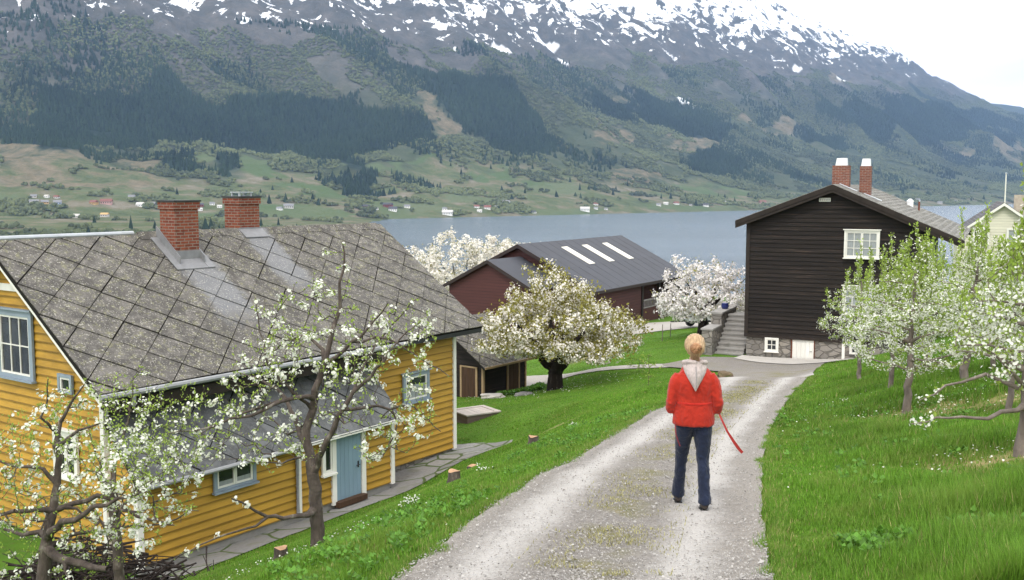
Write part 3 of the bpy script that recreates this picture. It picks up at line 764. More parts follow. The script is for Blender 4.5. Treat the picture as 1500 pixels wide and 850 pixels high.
def slate_roof(name, parent, o, ax, dn, length, slope, dw, dh, m, thick=.022, wash=None, inset=.0, clip=None, tilt=.03):
    """diamond slates on a plane: o = ridge end, ax along the ridge, dn down the slope"""
    o, ax, dn = Vector(o), Vector(ax).normalized(), Vector(dn).normalized(); nn = ax.cross(dn)
    if nn.z < 0: nn = -nn
    mb = MB(); und = MB()
    base = clip or [(0, 0), (length, 0), (length, slope), (0, slope)]
    P = lambda a, b, h=0: o + ax * a + dn * b + nn * h
    und.prism([P(a, b, -.012) for a, b in base], -nn * .09)
    rows = int(slope / (dh / 2)) + 2; cols = int(length / dw) + 2
    for r in range(-1, rows):
        for c in range(-1, cols):
            ca = (c + (.5 if r % 2 else 0)) * dw + random.uniform(-.012, .012); cb = r * dh / 2 + random.uniform(-.012, .012); g = .975
            q = [(ca, cb - dh / 2 * g), (ca + dw / 2 * g, cb), (ca, cb + dh / 2 * g), (ca - dw / 2 * g, cb)]
            area = sum(base[i - 1][0] * base[i][1] - base[i][0] * base[i - 1][1] for i in range(len(base)))
            q2 = clip_convex(q, base if area > 0 else base[::-1])
            if len(q2) < 3: continue
            f = lambda p: P(p[0], p[1], .004 + tilt * (p[1] - cb + dh / 2) / dh)
            ws = 0.0
            if wash: ws = wash(ca, cb)
            mb.prism([f(p) for p in q2], -nn * thick, 0, random.random(), ws)
    ro = und.build(name, UNDERLAY, parent)
    mb.build('slates', m, ro)
    return ro

def chimney(parent, x, y, z0, z1, sx, sy, m, cap='slab'):
    b = MB(); b.box(x - sx / 2, x + sx / 2, y - sy / 2, y + sy / 2, z0, z1 - .22)
    b.box(x - sx / 2 - .035, x + sx / 2 + .035, y - sy / 2 - .035, y + sy / 2 + .035, z1 - .22, z1 - .04)
    ch = b.build('chimney', m, parent)
    if cap == 'slab':
        c = MB(); c.box(x - sx / 2 - .06, x + sx / 2 + .06, y - sy / 2 - .06, y + sy / 2 + .06, z1 - .038, z1); c.build('chimney_cap', BLACK, ch)
    return ch

# ------------------------------------------------------------------ yellow farmhouse
Yh = thing('yellow_house', 'ochre yellow weatherboarded farmhouse with lichened slate roof and pale blue door', 'house', YH, R(YA))
L_, W_, EZ, RZ_, OVX, OVY = 11.55, 6.83, 3.814, 6.779, .55, .715
RYc = 3.417; sl_ = (RZ_ - EZ) / (RYc + OVY)
we = EZ + sl_ * OVY - .16                                          # wall top
wmb = MB()
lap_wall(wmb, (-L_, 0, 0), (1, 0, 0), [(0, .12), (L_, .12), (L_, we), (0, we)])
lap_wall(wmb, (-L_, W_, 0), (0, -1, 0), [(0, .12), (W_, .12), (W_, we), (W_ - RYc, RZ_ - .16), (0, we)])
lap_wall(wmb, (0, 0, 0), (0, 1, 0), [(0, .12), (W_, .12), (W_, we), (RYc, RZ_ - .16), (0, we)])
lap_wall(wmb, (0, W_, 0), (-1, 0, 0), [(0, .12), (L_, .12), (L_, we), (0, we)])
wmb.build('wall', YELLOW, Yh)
LX1_ = -3.76
f = MB(); f.box(-L_ + .03, -.03, .03, W_ - .03, -.8, .117); f.build('foundation', STONE, Yh)
cb = MB()
for x, y in ((-.06, -.072), (-L_ - .072, -.072)): cb.box(x, x + .13, y, y + .13, .1, we - .03)
cb.pieces('corner_board', WHITE, Yh)
slope = math.hypot(RYc + OVY, RZ_ - EZ)
rf = slate_roof('roof', Yh, (-L_ - OVX, RYc, RZ_), (1, 0, 0), (0, -(RYc + OVY), EZ - RZ_), L_ + 2 * OVX, slope, 1.13, 1.03, SLATE)
slate_roof('roof', Yh, (-L_ - OVX, RYc, RZ_), (1, 0, 0), (0, (RYc + OVY), EZ - RZ_), L_ + 2 * OVX, slope, 1.13, 1.03, SLATE)
rc = MB()
rc.tube([(-L_ - OVX, RYc, RZ_ + .02), (-8.4, RYc, RZ_ + .02)], .06, 8)
rc.build('ridge_cap', ZINC, rf)
rs = MB()
for k in range(14):
    a = -8.3 + k * .62
    if a + .6 < OVX: rs.prism([(a, RYc - .22, RZ_ - .12), (a + .6, RYc - .22, RZ_ - .12), (a + .6, RYc, RZ_ + .055), (a, RYc, RZ_ + .055)], (0, 0, -.03), 0, random.random())
rs.build('ridge_slates', SLATE, rf)
vb = MB()                                                          # white verge boards under the gable edges
for x in (-L_ - OVX + .02, OVX - .05):
    for s in (-1, 1):
        p0 = (x, RYc, RZ_ - .10); p1 = (x, RYc + s * (RYc + OVY), EZ - .10)
        vb.prism([p0, p1, (p1[0], p1[1], p1[2] - .13), (p0[0], p0[1], p0[2] - .13)], (.03, 0, 0))
vb.pieces('verge_board', WHITE, rf)
fb = MB(); fb.box(-L_ - OVX + .05, OVX - .05, -OVY + .01, -OVY + .035, EZ - .17, EZ - .055); fb.build('fascia', BLACK, rf)
fb = MB(); fb.box(-L_ - .1, LX1_ + .05, -OVY + .06, -.05, EZ - .46, EZ - .2); fb.build('eave_shadow_box', TARTRIM, rf)  # dark box stands in for the eave underside and its deep shadow
gt = MB()
gt.tube([(-L_ - OVX, -OVY - .07, EZ - .06), (-3.0, -OVY - .07, EZ - .09)], .062, 8)
gt.tube([(-L_ - OVX + .75, -OVY - .07, EZ - .1), (-L_ - OVX + .75, -OVY - .05, EZ - .32), (-L_ - OVX + .9, -.1, EZ - .45)], .045, 7)
gt.build('gutter', GUTTER, rf)
ch = chimney(Yh, -7.48, 2.80, 5.9, 7.62, .70, .60, BRICK)
fl = MB()
fl.box(-7.48 - .37, -7.48 + .37, 2.80 - .335, 2.80 - .313, 6.15, 6.36)
fl.prism([(-7.87, 2.16, 5.935), (-7.09, 2.16, 5.935), (-7.10, 2.46, 6.15), (-7.86, 2.46, 6.15)], (0, 0, -.02))
for s in (-1, 1):
    x = -7.48 + s * .355
    fl.prism([(x, 2.3, 6.05), (x, 3.25, 6.73), (x, 3.25, 6.98), (x, 2.3, 6.22)], (s * .02, 0, 0))
    fl.prism([(x, 2.15, 5.94), (x, 3.2, 6.69), (x + s * .22, 3.2, 6.69), (x + s * .22, 2.15, 5.94)], (0, 0, -.02))
fl.build('flashing', LEAD, ch)
ch2 = chimney(Yh, -4.74, 3.7, 6.4, 7.70, .70, .62, BRICK)
fl = MB(); fl.box(-5.12, -4.36, 3.35, 3.388, 6.6, 6.84); fl.prism([(-5.14, 3.06, 6.593), (-4.34, 3.06, 6.593), (-4.33, 3.36, 6.81), (-5.15, 3.36, 6.81)], (0, 0, -.02)); fl.build('flashing', LEAD, ch2)
cw = MB(); cw.box(-4.98, -4.50, 3.5, 3.9, 7.80, 7.825)
for x in (-4.94, -4.54):
    for y in (3.55, 3.85): cw.box(x - .02, x + .02, y - .02, y + .02, 7.70, 7.80)
cw.build('cowl', ZINC, ch2)
window(Yh, (-2.24, -.0, 1.93), (1, 0, 0), .93, .66, 1, (0, 0), FRAMEGREY, WHITE, True, .62, trim=.1, hood=True)
window(Yh, (-L_, 3.86, 3.74), (0, -1, 0), 1.25, 1.33, 1, (2, 1), FRAMEGREY, WHITE, True, None, trim=.13, hood=True)
window(Yh, (-L_, 1.72, 1.75), (0, -1, 0), .72, .86, 2, (0, 1), WHITE, WHITE, True, None, trim=.1, hood=True)
window(Yh, (-L_, 1.46, 3.58), (0, -1, 0), .40, .30, 1, (0, 0), FRAMEGREY, WHITE, False, None, trim=.07)
gb = MB(); gb.box(-L_ - .07, -L_ - .03, 2.6, 4.3, 5.62, 5.78); gb.build('gable_board', WHITE, Yh)
# the lean-to with the door
LX0, LX1, LY, LH = -11.42, -3.76, -.9, 2.03
lt = MB()
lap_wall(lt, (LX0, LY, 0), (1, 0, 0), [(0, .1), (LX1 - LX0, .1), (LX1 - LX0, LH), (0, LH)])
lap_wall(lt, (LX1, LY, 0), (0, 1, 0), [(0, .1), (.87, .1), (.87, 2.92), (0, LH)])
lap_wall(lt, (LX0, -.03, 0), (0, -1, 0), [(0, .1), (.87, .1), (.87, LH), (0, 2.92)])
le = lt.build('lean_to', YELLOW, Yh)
f = MB(); f.box(LX0 + .03, LX1 - .03, LY + .03, 0, -.8, .097); f.build('foundation', CONCRETE, le)
d = Vector((0, -1.29, -1.44)); slate_roof('lean_to_roof', le, (LX0 - .18, .03, 3.27), (1, 0, 0), d, LX1 - LX0 + .24, d.length, 1.0, .92, SLATE2, tilt=.02)
lc = MB()
for x in (LX0 - .072, -7.14, LX1 - .06): lc.box(x, x + .13, LY - .072, LY - .002 if x == -7.14 else LY + .06, .06, LH - .04)
lc.pieces('corner_board', WHITE, le)
lf = MB(); lf.box(LX0 - .15, LX1 + .1, LY - .36, LY - .33, 1.79, 1.87); lf.build('eaves_board', WHITE, le)
lg = MB(); lg.tube([(LX0 - .2, LY - .42, 1.86), (-7.3, LY - .42, 1.84)], .05, 8); lg.tube([(-7.16, LY - .40, 1.82), (-7.16, LY - .1, 1.7), (-7.16, LY - .09, .1)], .042, 8); lg.build('gutter', GUTTER, le)
dm = MB()
for k in range(6):
    a = -5.84 + k * .148; dm.box(a, a + .142, LY - .055, LY - .02, .10, 1.76, 0, random.random())
dr = dm.build('door', BLUEGREY, le)
dj = MB(); dj.box(-5.99, -5.85, LY - .085, LY - .002, .02, 1.82); dj.box(-4.94, -4.80, LY - .085, LY - .002, .02, 1.82); dj.box(-5.85, -4.94, LY - .073, LY - .002, 1.77, 1.82); dj.build('door_frame', WHITE, dr)
dh = MB(); dh.tube([(-5.06, LY - .05, .88), (-5.06, LY - .11, .88), (-5.17, LY - .115, .88)], .013, 6); dh.box(-5.085, -5.035, LY - .062, LY - .054, .8, .97); dh.build('handle', BLACK, dr)
ds = MB(); ds.box(-5.9, -4.9, LY - .22, LY - .03, -.04, .095); ds.build('doorstep', BROWNWOOD, dr)
window(le, (-6.27, LY, .92), (1, 0, 0), .27, .88, 1, (0, 0), WHITE, WHITE, True, None, trim=.07)
window(le, (-9.5, LY, 1.30), (1, 0, 0), 1.0, .48, 2, (0, 0), FRAMEGREY, WHITE, True, .3, trim=.09)
PAVE = [yl(x, y)[:2] for x, y in ((-12.6, -.8), (-12.6, -2.3), (-9.5, -2.05), (-6.2, -1.75), (-3.4, -1.75), (-1.5, -1.5), (.5, -1.75), (1.85, -.85), (1.2, .3), (.5, .7), (0, .5), (0, 0), (-3.7, 0), (-3.7, -.88), (-11.4, -.88))]
def flag_mat():
    m = bpy.data.materials.new('flagstone_paving'); n, l, b = nodes_of(m); v = mapped(n, l, coord(n), (1, 1, 0))
    w = n.new('ShaderNodeMix'); w.data_type = 'VECTOR'; w.inputs[0].default_value = .1
    nn = n.new('ShaderNodeTexNoise'); nn.inputs['Scale'].default_value = 1.5; l.new(v, nn.inputs['Vector']); l.new(v, w.inputs[4]); l.new(nn.outputs['Color'], w.inputs[5])
    ve = n.new('ShaderNodeTexVoronoi'); ve.feature = 'DISTANCE_TO_EDGE'; ve.inputs['Scale'].default_value = .85; l.new(w.outputs[1], ve.inputs['Vector'])
    vc = n.new('ShaderNodeTexVoronoi'); vc.inputs['Scale'].default_value = .85; l.new(w.outputs[1], vc.inputs['Vector'])
    f = noise_node(n, l, v, 9, 5, .7); g = noise_node(n, l, v, 1.6, 4, .6)
    c = ramp(n, l, vc.outputs['Color'], [(.2, (.185, .18, .172)), (.8, (.265, .255, .24))])
    c = mix_node(n, l, math_node(n, l, 'MULTIPLY', step01(n, l, f, .4, .7), .6), c, (.13, .125, .115))
    c = mix_node(n, l, math_node(n, l, 'MULTIPLY', step01(n, l, g, .52, .66), .4), c, (.12, .13, .07))
    e = step01(n, l, ve.outputs['Distance'], .012, .035)
    c = mix_node(n, l, e, (.06, .085, .025), c)
    l.new(c, b.inputs['Base Color']); b.inputs['Roughness'].default_value = .9; b.inputs['Specular IOR Level'].default_value = .2
    bump(n, l, b, math_node(n, l, 'ADD', e, math_node(n, l, 'MULTIPLY', f, .3)), .5, .02)
    return m
sheet('paving', densify(PAVE, .3, .03, 3), .5, .03, flag_mat())

# ------------------------------------------------------------------ dark timber house
Bh = thing('timber_house', 'tall dark tarred timber house on a stone basement with paired white capped chimneys', 'house', BH, R(BA))
HS, HW, ZR, ZE, DD = .99, 3.68, 7.77, 6.18, 12.4
kl = (ZR - ZE) / (HW + .45); kr = (ZR - 5.47) / (8.93 - HW)
XE = 7.36
wl_ = MB()
zl_, zr_ = ZR - kl * HW - .17, ZR - kr * (XE - HW) - .17
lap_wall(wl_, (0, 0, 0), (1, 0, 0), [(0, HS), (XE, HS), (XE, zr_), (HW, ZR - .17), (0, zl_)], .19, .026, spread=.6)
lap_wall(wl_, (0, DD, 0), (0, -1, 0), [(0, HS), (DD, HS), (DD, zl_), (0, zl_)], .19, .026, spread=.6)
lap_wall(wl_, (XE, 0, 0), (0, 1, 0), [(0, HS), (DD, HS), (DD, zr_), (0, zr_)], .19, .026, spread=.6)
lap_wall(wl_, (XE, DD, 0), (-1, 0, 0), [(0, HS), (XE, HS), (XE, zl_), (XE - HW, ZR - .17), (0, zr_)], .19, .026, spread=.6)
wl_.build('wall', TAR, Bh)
fo = MB(); fo.box(.04, 2.04, .05, DD - .05, -1.6, HS - .004); fo.box(3.06, XE - .04, .05, DD - .05, -1.6, HS - .004); fo.box(2.04, 3.06, .25, DD - .06, -1.6, HS - .006); fo.build('foundation', STONE, Bh)
ct = MB(); ct.box(-.04, .12, -.05, -.028, HS - .06, zl_ - .05); ct.box(-.05, -.028, -.03, .12, HS - .06, zl_ - .1); ct.box(0.12, XE, -.06, -.028, HS - .07, HS + .05); ct.pieces('corner_board', TARTRIM, Bh)
OV = .42
def roof_plane(xa, za, xb, zb, name, par):
    o = Vector((xa, -OV, za)); dn = Vector((xb - xa, 0, zb - za))
    return slate_roof(name, par, o, (0, 1, 0), dn, DD + 2 * OV, dn.length, .62, .56, SLATE3, .018, tilt=.022)
br = roof_plane(HW, ZR, -.45, ZE, 'roof', Bh); roof_plane(HW, ZR, 8.93, 5.47, 'roof', Bh)
bb = MB()
for y in (-OV - .02, DD + OV - .03):
    for xb, zb in ((-.47, ZE - .005), (8.95, 5.47)):
        for k, (t0, t1, dy) in enumerate(((.005, .20, 0), (.13, .34, .035))):
            bb.prism([(HW, y + dy, ZR - t0), (xb, y + dy, zb - t0), (xb, y + dy, zb - t1), (HW, y + dy, ZR - t1)], (0, .032, 0), 0, random.random())
bb.pieces('barge_board', TARTRIM, br)
sf = MB()
for xb, zb in ((-.43, ZE), (8.9, 5.48)): sf.prism([(HW, -OV, ZR - .12), (xb, -OV, zb - .12), (xb, 0, zb - .12), (HW, 0, ZR - .12)], (0, 0, -.02))
sf.pieces('soffit', TARTRIM, br)
for x, y in ((HW + .02, 2.1), (HW + 1.0, 2.7)):
    c = MB(); zt = 8.62 if x < HW + .5 else 8.60
    c.box(x - .37 if x < HW + .5 else x - .24, x + .37 if x < HW + .5 else x + .24, y - .25, y + .25, 7.0, zt)
    co = c.build('chimney', BRICK2, Bh)
    k = MB()
    hw = .25 if x < HW + .5 else .2
    k.prism([(x - hw, y - .2, zt), (x + hw, y - .2, zt), (x + hw - .03, y - .2, zt + .33), (x - hw + .06, y - .2, zt + .33)], (0, .4, 0))
    k.build('chimney_hood', mat('white_sheet_metal', (.80, .80, .80), .35, .06, 2, None, (1, 1, 1), .05, .5), co)
    q = MB(); zq = ZR - kr * max(0, x - HW)
    q.prism([(x + .0, y - .6, zq + .06), (x + .75, y - .6, zq + .06 - kr * .75), (x + .75, y - .26, zq + .06 - kr * .75), (x + .0, y - .26, zq + .06)], (0, 0, -.02))
    q.build('flashing', mat('bright_zinc', (.62, .65, .68), .4, .12, 3, None, (1, 1, 1), .1, .5), co)
rr_ = MB(); rr_.tube([(6.6, 8.6, 6.45), (6.6, 8.6, 6.95)], .05, 7); rr_.build('vent_pipe', mat('rusty_pipe', (.16, .06, .04), .8), br)
rb = MB(); rb.tube([(6.1, 9.8, 6.6), (6.1, 9.8, 6.95)], .16, 10); rb.tube([(6.1, 9.8, 6.95), (6.1, 9.8, 7.08)], [.19, .05], 10); rb.build('roof_cowl', mat('white_sheet_metal', (.8, .8, .8)), br)
window(Bh, (4.27, -.02, 4.68), (1, 0, 0), 1.28, 1.05, 2, (1, 2), WHITE, WHITE, True, .97, trim=.085, hood=True)
window(Bh, (4.27, -.02, 2.2), (1, 0, 0), 1.28, 1.12, 2, (1, 2), WHITE, WHITE, True, .97, trim=.085, hood=True)
window(Bh, (.97, .042, .37), (1, 0, 0), .46, .5, 1, (1, 1), WHITE, WHITE, True, None, trim=.075)
window(Bh, (4.6, .042, .47), (1, 0, 0), .40, .44, 1, (1, 1), WHITE, WHITE, False, None, trim=.06)
window(Bh, (XE + .02, 2.2, 3.9), (0, 1, 0), 1.1, 1.1, 2, (0, 1), WHITE, WHITE, True, None, trim=.1)
window(Bh, (XE + .02, 5.6, 3.9), (0, 1, 0), 1.1, 1.1, 2, (0, 1), WHITE, WHITE, True, None, trim=.1)
vt = MB(); vt.box(3.08, 3.56, -.06, -.025, 7.03, 7.19)
for k in range(5): vt.box(3.11 + k * .09, 3.17 + k * .09, -.066, -.0605, 7.06, 7.16, 1)
vt.build('vent', [WHITE, mat('vent_grey', (.4, .4, .4), .6)], Bh)
bd = MB()
for k in range(5): bd.box(2.10 + k * .186, 2.10 + k * .186 + .18, .02, .06, -.12, .93, 0, random.random())
bdo = bd.build('basement_door', WHITE, Bh)
q = MB(); q.box(2.04, 2.095, -.01, .12, -.2, .98); q.box(3.03, 3.065, -.01, .12, -.2, .98); q.box(2.095, 3.03, .0, .1, .935, .978); q.build('door_frame', mat('rust_brown_paint', (.12, .035, .015), .7), bdo)
q = MB(); q.tube([(2.94, .02, .42), (2.94, -.04, .42), (2.86, -.045, .42)], .012, 6); q.build('handle', BLACK, bdo)
pw = MB(); pw.box(4.22, 4.34, -.03, .04, -.4, .95); pw.build('drain_pipe', WHITE, Bh)
# stone steps along the house's left wall
Ss = thing('stone_steps', 'worn grey stone steps rising beside the dark timber house wall', 'steps', bl(-.75, -.35, -.25)[:2] + (BH[2] - .25,), R(BA))
for k in range(10):
    s = MB(); y0 = k * .31; z = (k + 1) * .185
    s.box(-.62, .66, y0 - .03, y0 + .36, z - .07, z); s.box(-.6, .64, y0, y0 + .36, -.4, z - .071)
    s.build('step', CONCRETE if k else CONCRETE, Ss)
s = MB(); s.box(-.62, .66, 3.1, 4.6, 1.6, 1.79); s.box(-.6, .64, 3.1, 4.6, -.4, 1.595); s.build('landing', CONCRETE, Ss)
Pw = thing('stone_parapet', 'low stepped rubble parapet wall with slab coping beside the stone steps', 'wall', bl(-1.6, -.35, -.25)[:2] + (BH[2] - .25,), R(BA))
s = MB(); s.box(-.27, .21, -.15, 1.55, -.5, 1.42); s.box(-.27, .21, 1.552, 4.6, -.5, 1.98); s.build('wall', STONE, Pw)
s = MB(); s.box(-.32, .25, -.2, 1.6, 1.423, 1.5); s.box(-.32, .25, 1.545, 4.65, 1.983, 2.06); s.build('coping', CONCRETE, Pw)
pt = MB()
po = bl(-1.6, 2.75, 0)
prof = [(.0, 0), (.13, 0), (.17, .08), (.19, .17), (.16, .25), (.18, .28), (.15, .285), (.0, .24)]
n_ = 18; vs = [(r * math.cos(2 * math.pi * j / n_), r * math.sin(2 * math.pi * j / n_), z) for r, z in prof for j in range(n_)]
pt.add(vs, [(i * n_ + j, i * n_ + (j + 1) % n_, (i + 1) * n_ + (j + 1) % n_, (i + 1) * n_ + j) for i in range(len(prof) - 1) for j in range(n_)])
bp = pt.build('flower_pot', mat('cobalt_glaze', (.02, .03, .14), .25, .2, 4, None, (1, 1, 1), .05, .5), None, True, (po[0], po[1], BH[2] - .25 + 2.06), 0)
tag(bp, 'cobalt blue glazed flower pot on the coping of the stepped stone parapet', 'flower pot')

# ------------------------------------------------------------------ red barn with grey metal roof
Bn = thing('barn', 'oxblood red barn with grey sheet roof and three pale skylight strips', 'barn', BN, R(NA))
ZRn, HU, ZU, HL, ZL, LN = 6.02, 3.32, 4.40, 6.0, 3.03, 15.1
nw = MB()
lap_wall(nw, (0, HU, 0), (0, -1, 0), [(0, -1), (HU + 5.4, -1), (HU + 5.4, 3.15), (2 * HU, 4.25), (HU, ZRn - .17), (0, 4.25)], .2, .025)
lap_wall(nw, (LN, -5.4, 0), (0, 1, 0), [(0, -1), (HU + 5.4, -1), (HU + 5.4, 4.25), (5.4, ZRn - .17), (5.4 - HU, 4.25), (0, 3.15)], .2, .025)
lap_wall(nw, (LN, HU, 0), (-1, 0, 0), [(0, -1), (LN, -1), (LN, 4.25), (0, 4.25)], .2, .025)
lap_wall(nw, (0, -5.4, 0), (1, 0, 0), [(0, -1), (8.0, -1), (8.0, 3.15), (0, 3.15)], .2, .025)
lap_wall(nw, (8.0, -3.9, 0), (1, 0, 0), [(0, -1), (LN - 8, -1), (LN - 8, 3.6), (0, 3.6)], .2, .025)
nw.build('wall', REDWOOD, Bn)
rn = MB()
def sheetroof(o, ax, dn, length, w0=.0, seams=.9):
    o, ax, dn = Vector(o), Vector(ax).normalized(), Vector(dn); nn = ax.cross(dn.normalized())
    if nn.z < 0: nn = -nn
    rn.prism([o, o + ax * length, o + ax * length + dn, o + dn], -nn * .1)
sheetroof((-.5, 0, ZRn), (1, 0, 0), (0, -HU, ZU - ZRn), LN + 1)
sheetroof((-.5, 0, ZRn), (1, 0, 0), (0, HU + .4, (ZU - ZRn) * (HU + .4) / HU), LN + 1)
sheetroof((-.5, -HU - .003, ZU - .003), (1, 0, 0), (0, -(HL - HU), ZL - ZU), LN + 1)
rno = rn.build('roof', METALROOF, Bn)
dnv = Vector((0, -HU, ZU - ZRn)); nnv = Vector((1, 0, 0)).cross(dnv.normalized()); nnv = nnv if nnv.z > 0 else -nnv
for x in (4.1, 7.2, 10.5):
    k = MB(); p = lambda a, t: Vector((a, 0, ZRn)) + dnv * t + nnv * .035
    k.prism([p(x, .26), p(x + .85, .26), p(x + .85, .96), p(x, .96)], -nnv * .03); k.build('skylight', SKYLIGHT, rno)
k = MB()
for x in np.arange(-.2, LN + .4, 1.2):
    for o, dv in ((Vector((x, 0, ZRn)), dnv), (Vector((x, -HU, ZU)), Vector((0, -(HL - HU), ZL - ZU)))):
        nq = Vector((1, 0, 0)).cross(dv.normalized()); nq = nq if nq.z > 0 else -nq
        k.prism([o + nq * .012, o + Vector((.03, 0, 0)) + nq * .006, o + Vector((.03, 0, 0)) + dv * .985 + nq * .006, o + dv * .985 + nq * .006], -nq * .02)
k.build('roof_seams', METALROOF, rno)
k = MB()
for yb, zb in ((-HU, ZU), (HU + .4, ZRn - (ZRn - ZU) * (HU + .4) / HU)): k.prism([(-.54, 0, ZRn), (-.54, yb, zb), (-.54, yb, zb - .26), (-.54, 0, ZRn - .26)], (.036, 0, 0))
k.prism([(-.54, -HU, ZU), (-.54, -HL, ZL), (-.54, -HL, ZL - .22), (-.54, -HU, ZU - .26)], (.036, 0, 0))
k.box(-.5, LN + .5, -HL - .04, -HL - .005, ZL - .2, ZL - .01)
k.pieces('barge_board', REDTRIM, rno)
k = MB()
for x in (8.05, 11.0, 13.9): k.box(x, x + .2, -5.5, -5.3, -1, 3.06)
k.box(8.05, 14.1, -5.48, -5.34, 2.78, 3.0); k.pieces('porch_post', REDTRIM, Bn)
k = MB(); k.box(8.25, 14.1, -5.46, -5.40, -1, .95); k.build('porch_panel', REDWOOD, Bn)
k = MB(); k.box(8.25, 14.1, -5.47, -5.38, 1.55, 1.65); k.box(8.25, 14.1, -5.47, -5.38, 1.0, 1.08)
for j in range(24): x = 8.3 + j * .24; k.box(x, x + .06, -5.46, -5.41, 1.08, 1.55)
k.build('porch_railing', mat('greyed_rail', (.25, .22, .21), .8), Bn)
# the low front wing
wg = MB(); WX, WZr, WH, WZe = 4.27, 5.15, 3.63, 3.32
lap_wall(wg, (-WX + .3, WH - .35, 0), (0, -1, 0), [(0, -1), (2 * WH - .7, -1), (2 * WH - .7, WZe), (WH - .35, WZr - .15), (0, WZe)], .2, .025)
lap_wall(wg, (-.02, WH - .35, 0), (-1, 0, 0), [(0, -1), (WX - .32, -1), (WX - .32, WZe), (0, WZe)], .2, .025)
lap_wall(wg, (-WX + .3, -WH + .35, 0), (1, 0, 0), [(0, -1), (WX - .32, -1), (WX - .32, WZe), (0, WZe)], .2, .025)
wgo = wg.build('wing', REDWOOD, Bn)
rn = MB(); sheetroof((-WX, 0, WZr), (1, 0, 0), (0, -WH, WZe - WZr), WX - .02); sheetroof((-WX, 0, WZr), (1, 0, 0), (0, WH, WZe - WZr), WX - .02); rn.build('wing_roof', METALROOF, wgo)
k = MB()
for s in (-1, 1): k.prism([(-WX - .04, 0, WZr), (-WX - .04, s * WH, WZe), (-WX - .04, s * WH, WZe - .24), (-WX - .04, 0, WZr - .24)], (.036, 0, 0))
k.pieces('barge_board', REDTRIM, wgo)

# ------------------------------------------------------------------ small dark outbuilding with slate roof
sp = (-1.2, 42.0); SHZ = -8.95
Sh = thing('outbuilding', 'small dark log outbuilding with brown plank doors under a slate roof', 'shed', (sp[0], sp[1], SHZ), R(53))
k = MB(); HE = 1.72; SL, SW = 2.95, 4.4
lap_wall(k, (0, 0, 0), (1, 0, 0), [(0, -.4), (SL, -.4), (SL, HE), (0, HE)], .2, .03)
lap_wall(k, (0, SW, 0), (0, -1, 0), [(0, -.4), (SW, -.4), (SW, HE), (SW / 2, HE + 1.5), (0, HE)], .2, .03)
lap_wall(k, (SL, 0, 0), (0, 1, 0), [(0, -.4), (SW, -.4), (SW, HE), (SW / 2, HE + 1.5), (0, HE)], .2, .03)
k.build('wall', TAR, Sh)
k = MB()
for x, y in ((-.05, -.055), (SL - .07, -.055), (-.055, -.05)): k.box(x, x + .1, y, y + .1, -.3, HE - .05)
k.pieces('corner_board', PALEWOOD, Sh)
slr = math.hypot(SW / 2 + .4, 1.5 + .27); 
ro = slate_roof('roof', Sh, (-.4, SW / 2, HE + 1.68), (1, 0, 0), (0, -(SW / 2 + .4), -1.77), SL + .7, slr, .9, .8, SLATE)
slate_roof('roof', Sh, (-.4, SW / 2, HE + 1.68), (1, 0, 0), (0, (SW / 2 + .4), -1.77), SL + .7, slr, .9, .8, SLATE)
k = MB(); k.box(-.4, SL + .3, -.46, -.42, HE - .15, HE - .06); k.build('eaves_board', PALEWOOD, ro)
for (o, u, a, w, tr) in (((0, 0, 0), (1, 0, 0), 1.65, .72, 'x'), ((0, SW, 0), (0, -1, 0), 3.3, .75, 'y')):
    M = frame_of(o, u); k = MB()
    for j in range(4): k.box(a + j * w / 4, a + (j + 1) * w / 4 - .008, .03, .065, -.25, 1.5, 0, random.random(), M)
    dd = k.build('door', BROWNWOOD, Sh)
    k = MB(); k.box(a - .09, a - .002, .03, .085, -.3, 1.56, M=M); k.box(a + w, a + w + .09, .03, .085, -.3, 1.56, M=M); k.box(a - .002, a + w, .03, .083, 1.502, 1.56, M=M); k.build('door_frame', PALEWOOD, dd)
# ------------------------------------------------------------------ white house and flagpole beyond the orchard
WP = (36.4, 76, -7.4)
Wh = thing('white_house', 'cream white gabled house with grey roof half hidden behind the plum trees', 'house', WP, R(-22))
k = MB(); CREAM = mat('cream_boards', (.60, .57, .46), .6, .1, 2, None, (.3, .3, 4), .15, .3, None, .2)
lap_wall(k, (-3.1, 0, 0), (1, 0, 0), [(0, -1), (6.2, -1), (6.2, 3.9), (3.1, 6.15), (0, 3.9)], .2, .025)
lap_wall(k, (-3.1, 8, 0), (0, -1, 0), [(0, -1), (8, -1), (8, 3.9), (0, 3.9)], .2, .025); lap_wall(k, (3.1, 0, 0), (0, 1, 0), [(0, -1), (8, -1), (8, 3.9), (0, 3.9)], .2, .025)
lap_wall(k, (3.1, 8, 0), (-1, 0, 0), [(0, -1), (6.2, -1), (6.2, 3.9), (3.1, 6.15), (0, 3.9)], .2, .025)
k.build('wall', CREAM, Wh)
wro = None
for s in (-1, 1):
    q = slate_roof('roof', Wh, (0, -.35, 6.4), (0, 1, 0), (s * 3.5, 0, -2.54), 8.7, 4.33, .6, .55, mat('dark_roof_tile', (.12, .115, .12), .7, .2, 2, None, (1, 1, 1), .2, .3, None, .2), .02, tilt=.02); wro = wro or q
k = MB()
for s in (-1, 1): k.prism([(0, -.39, 6.38), (s * 3.55, -.39, 3.81), (s * 3.55, -.39, 3.61), (0, -.39, 6.16)], (0, .035, 0))
k.pieces('barge_board', WHITE, wro)
k = MB(); k.box(.9, 1.6, 3.2, 3.8, 5.4, 6.95); k.build('chimney', mat('pale_render', (.42, .36, .29), .9, .2, 4), Wh)
window(Wh, (-1.95, -.02, 3.35), (1, 0, 0), .95, 1.05, 2, (0, 1), WHITE, WHITE, True, None, trim=.1); window(Wh, (.35, -.02, 3.35), (1, 0, 0), .95, 1.05, 2, (0, 1), WHITE, WHITE, True, .9, trim=.1)
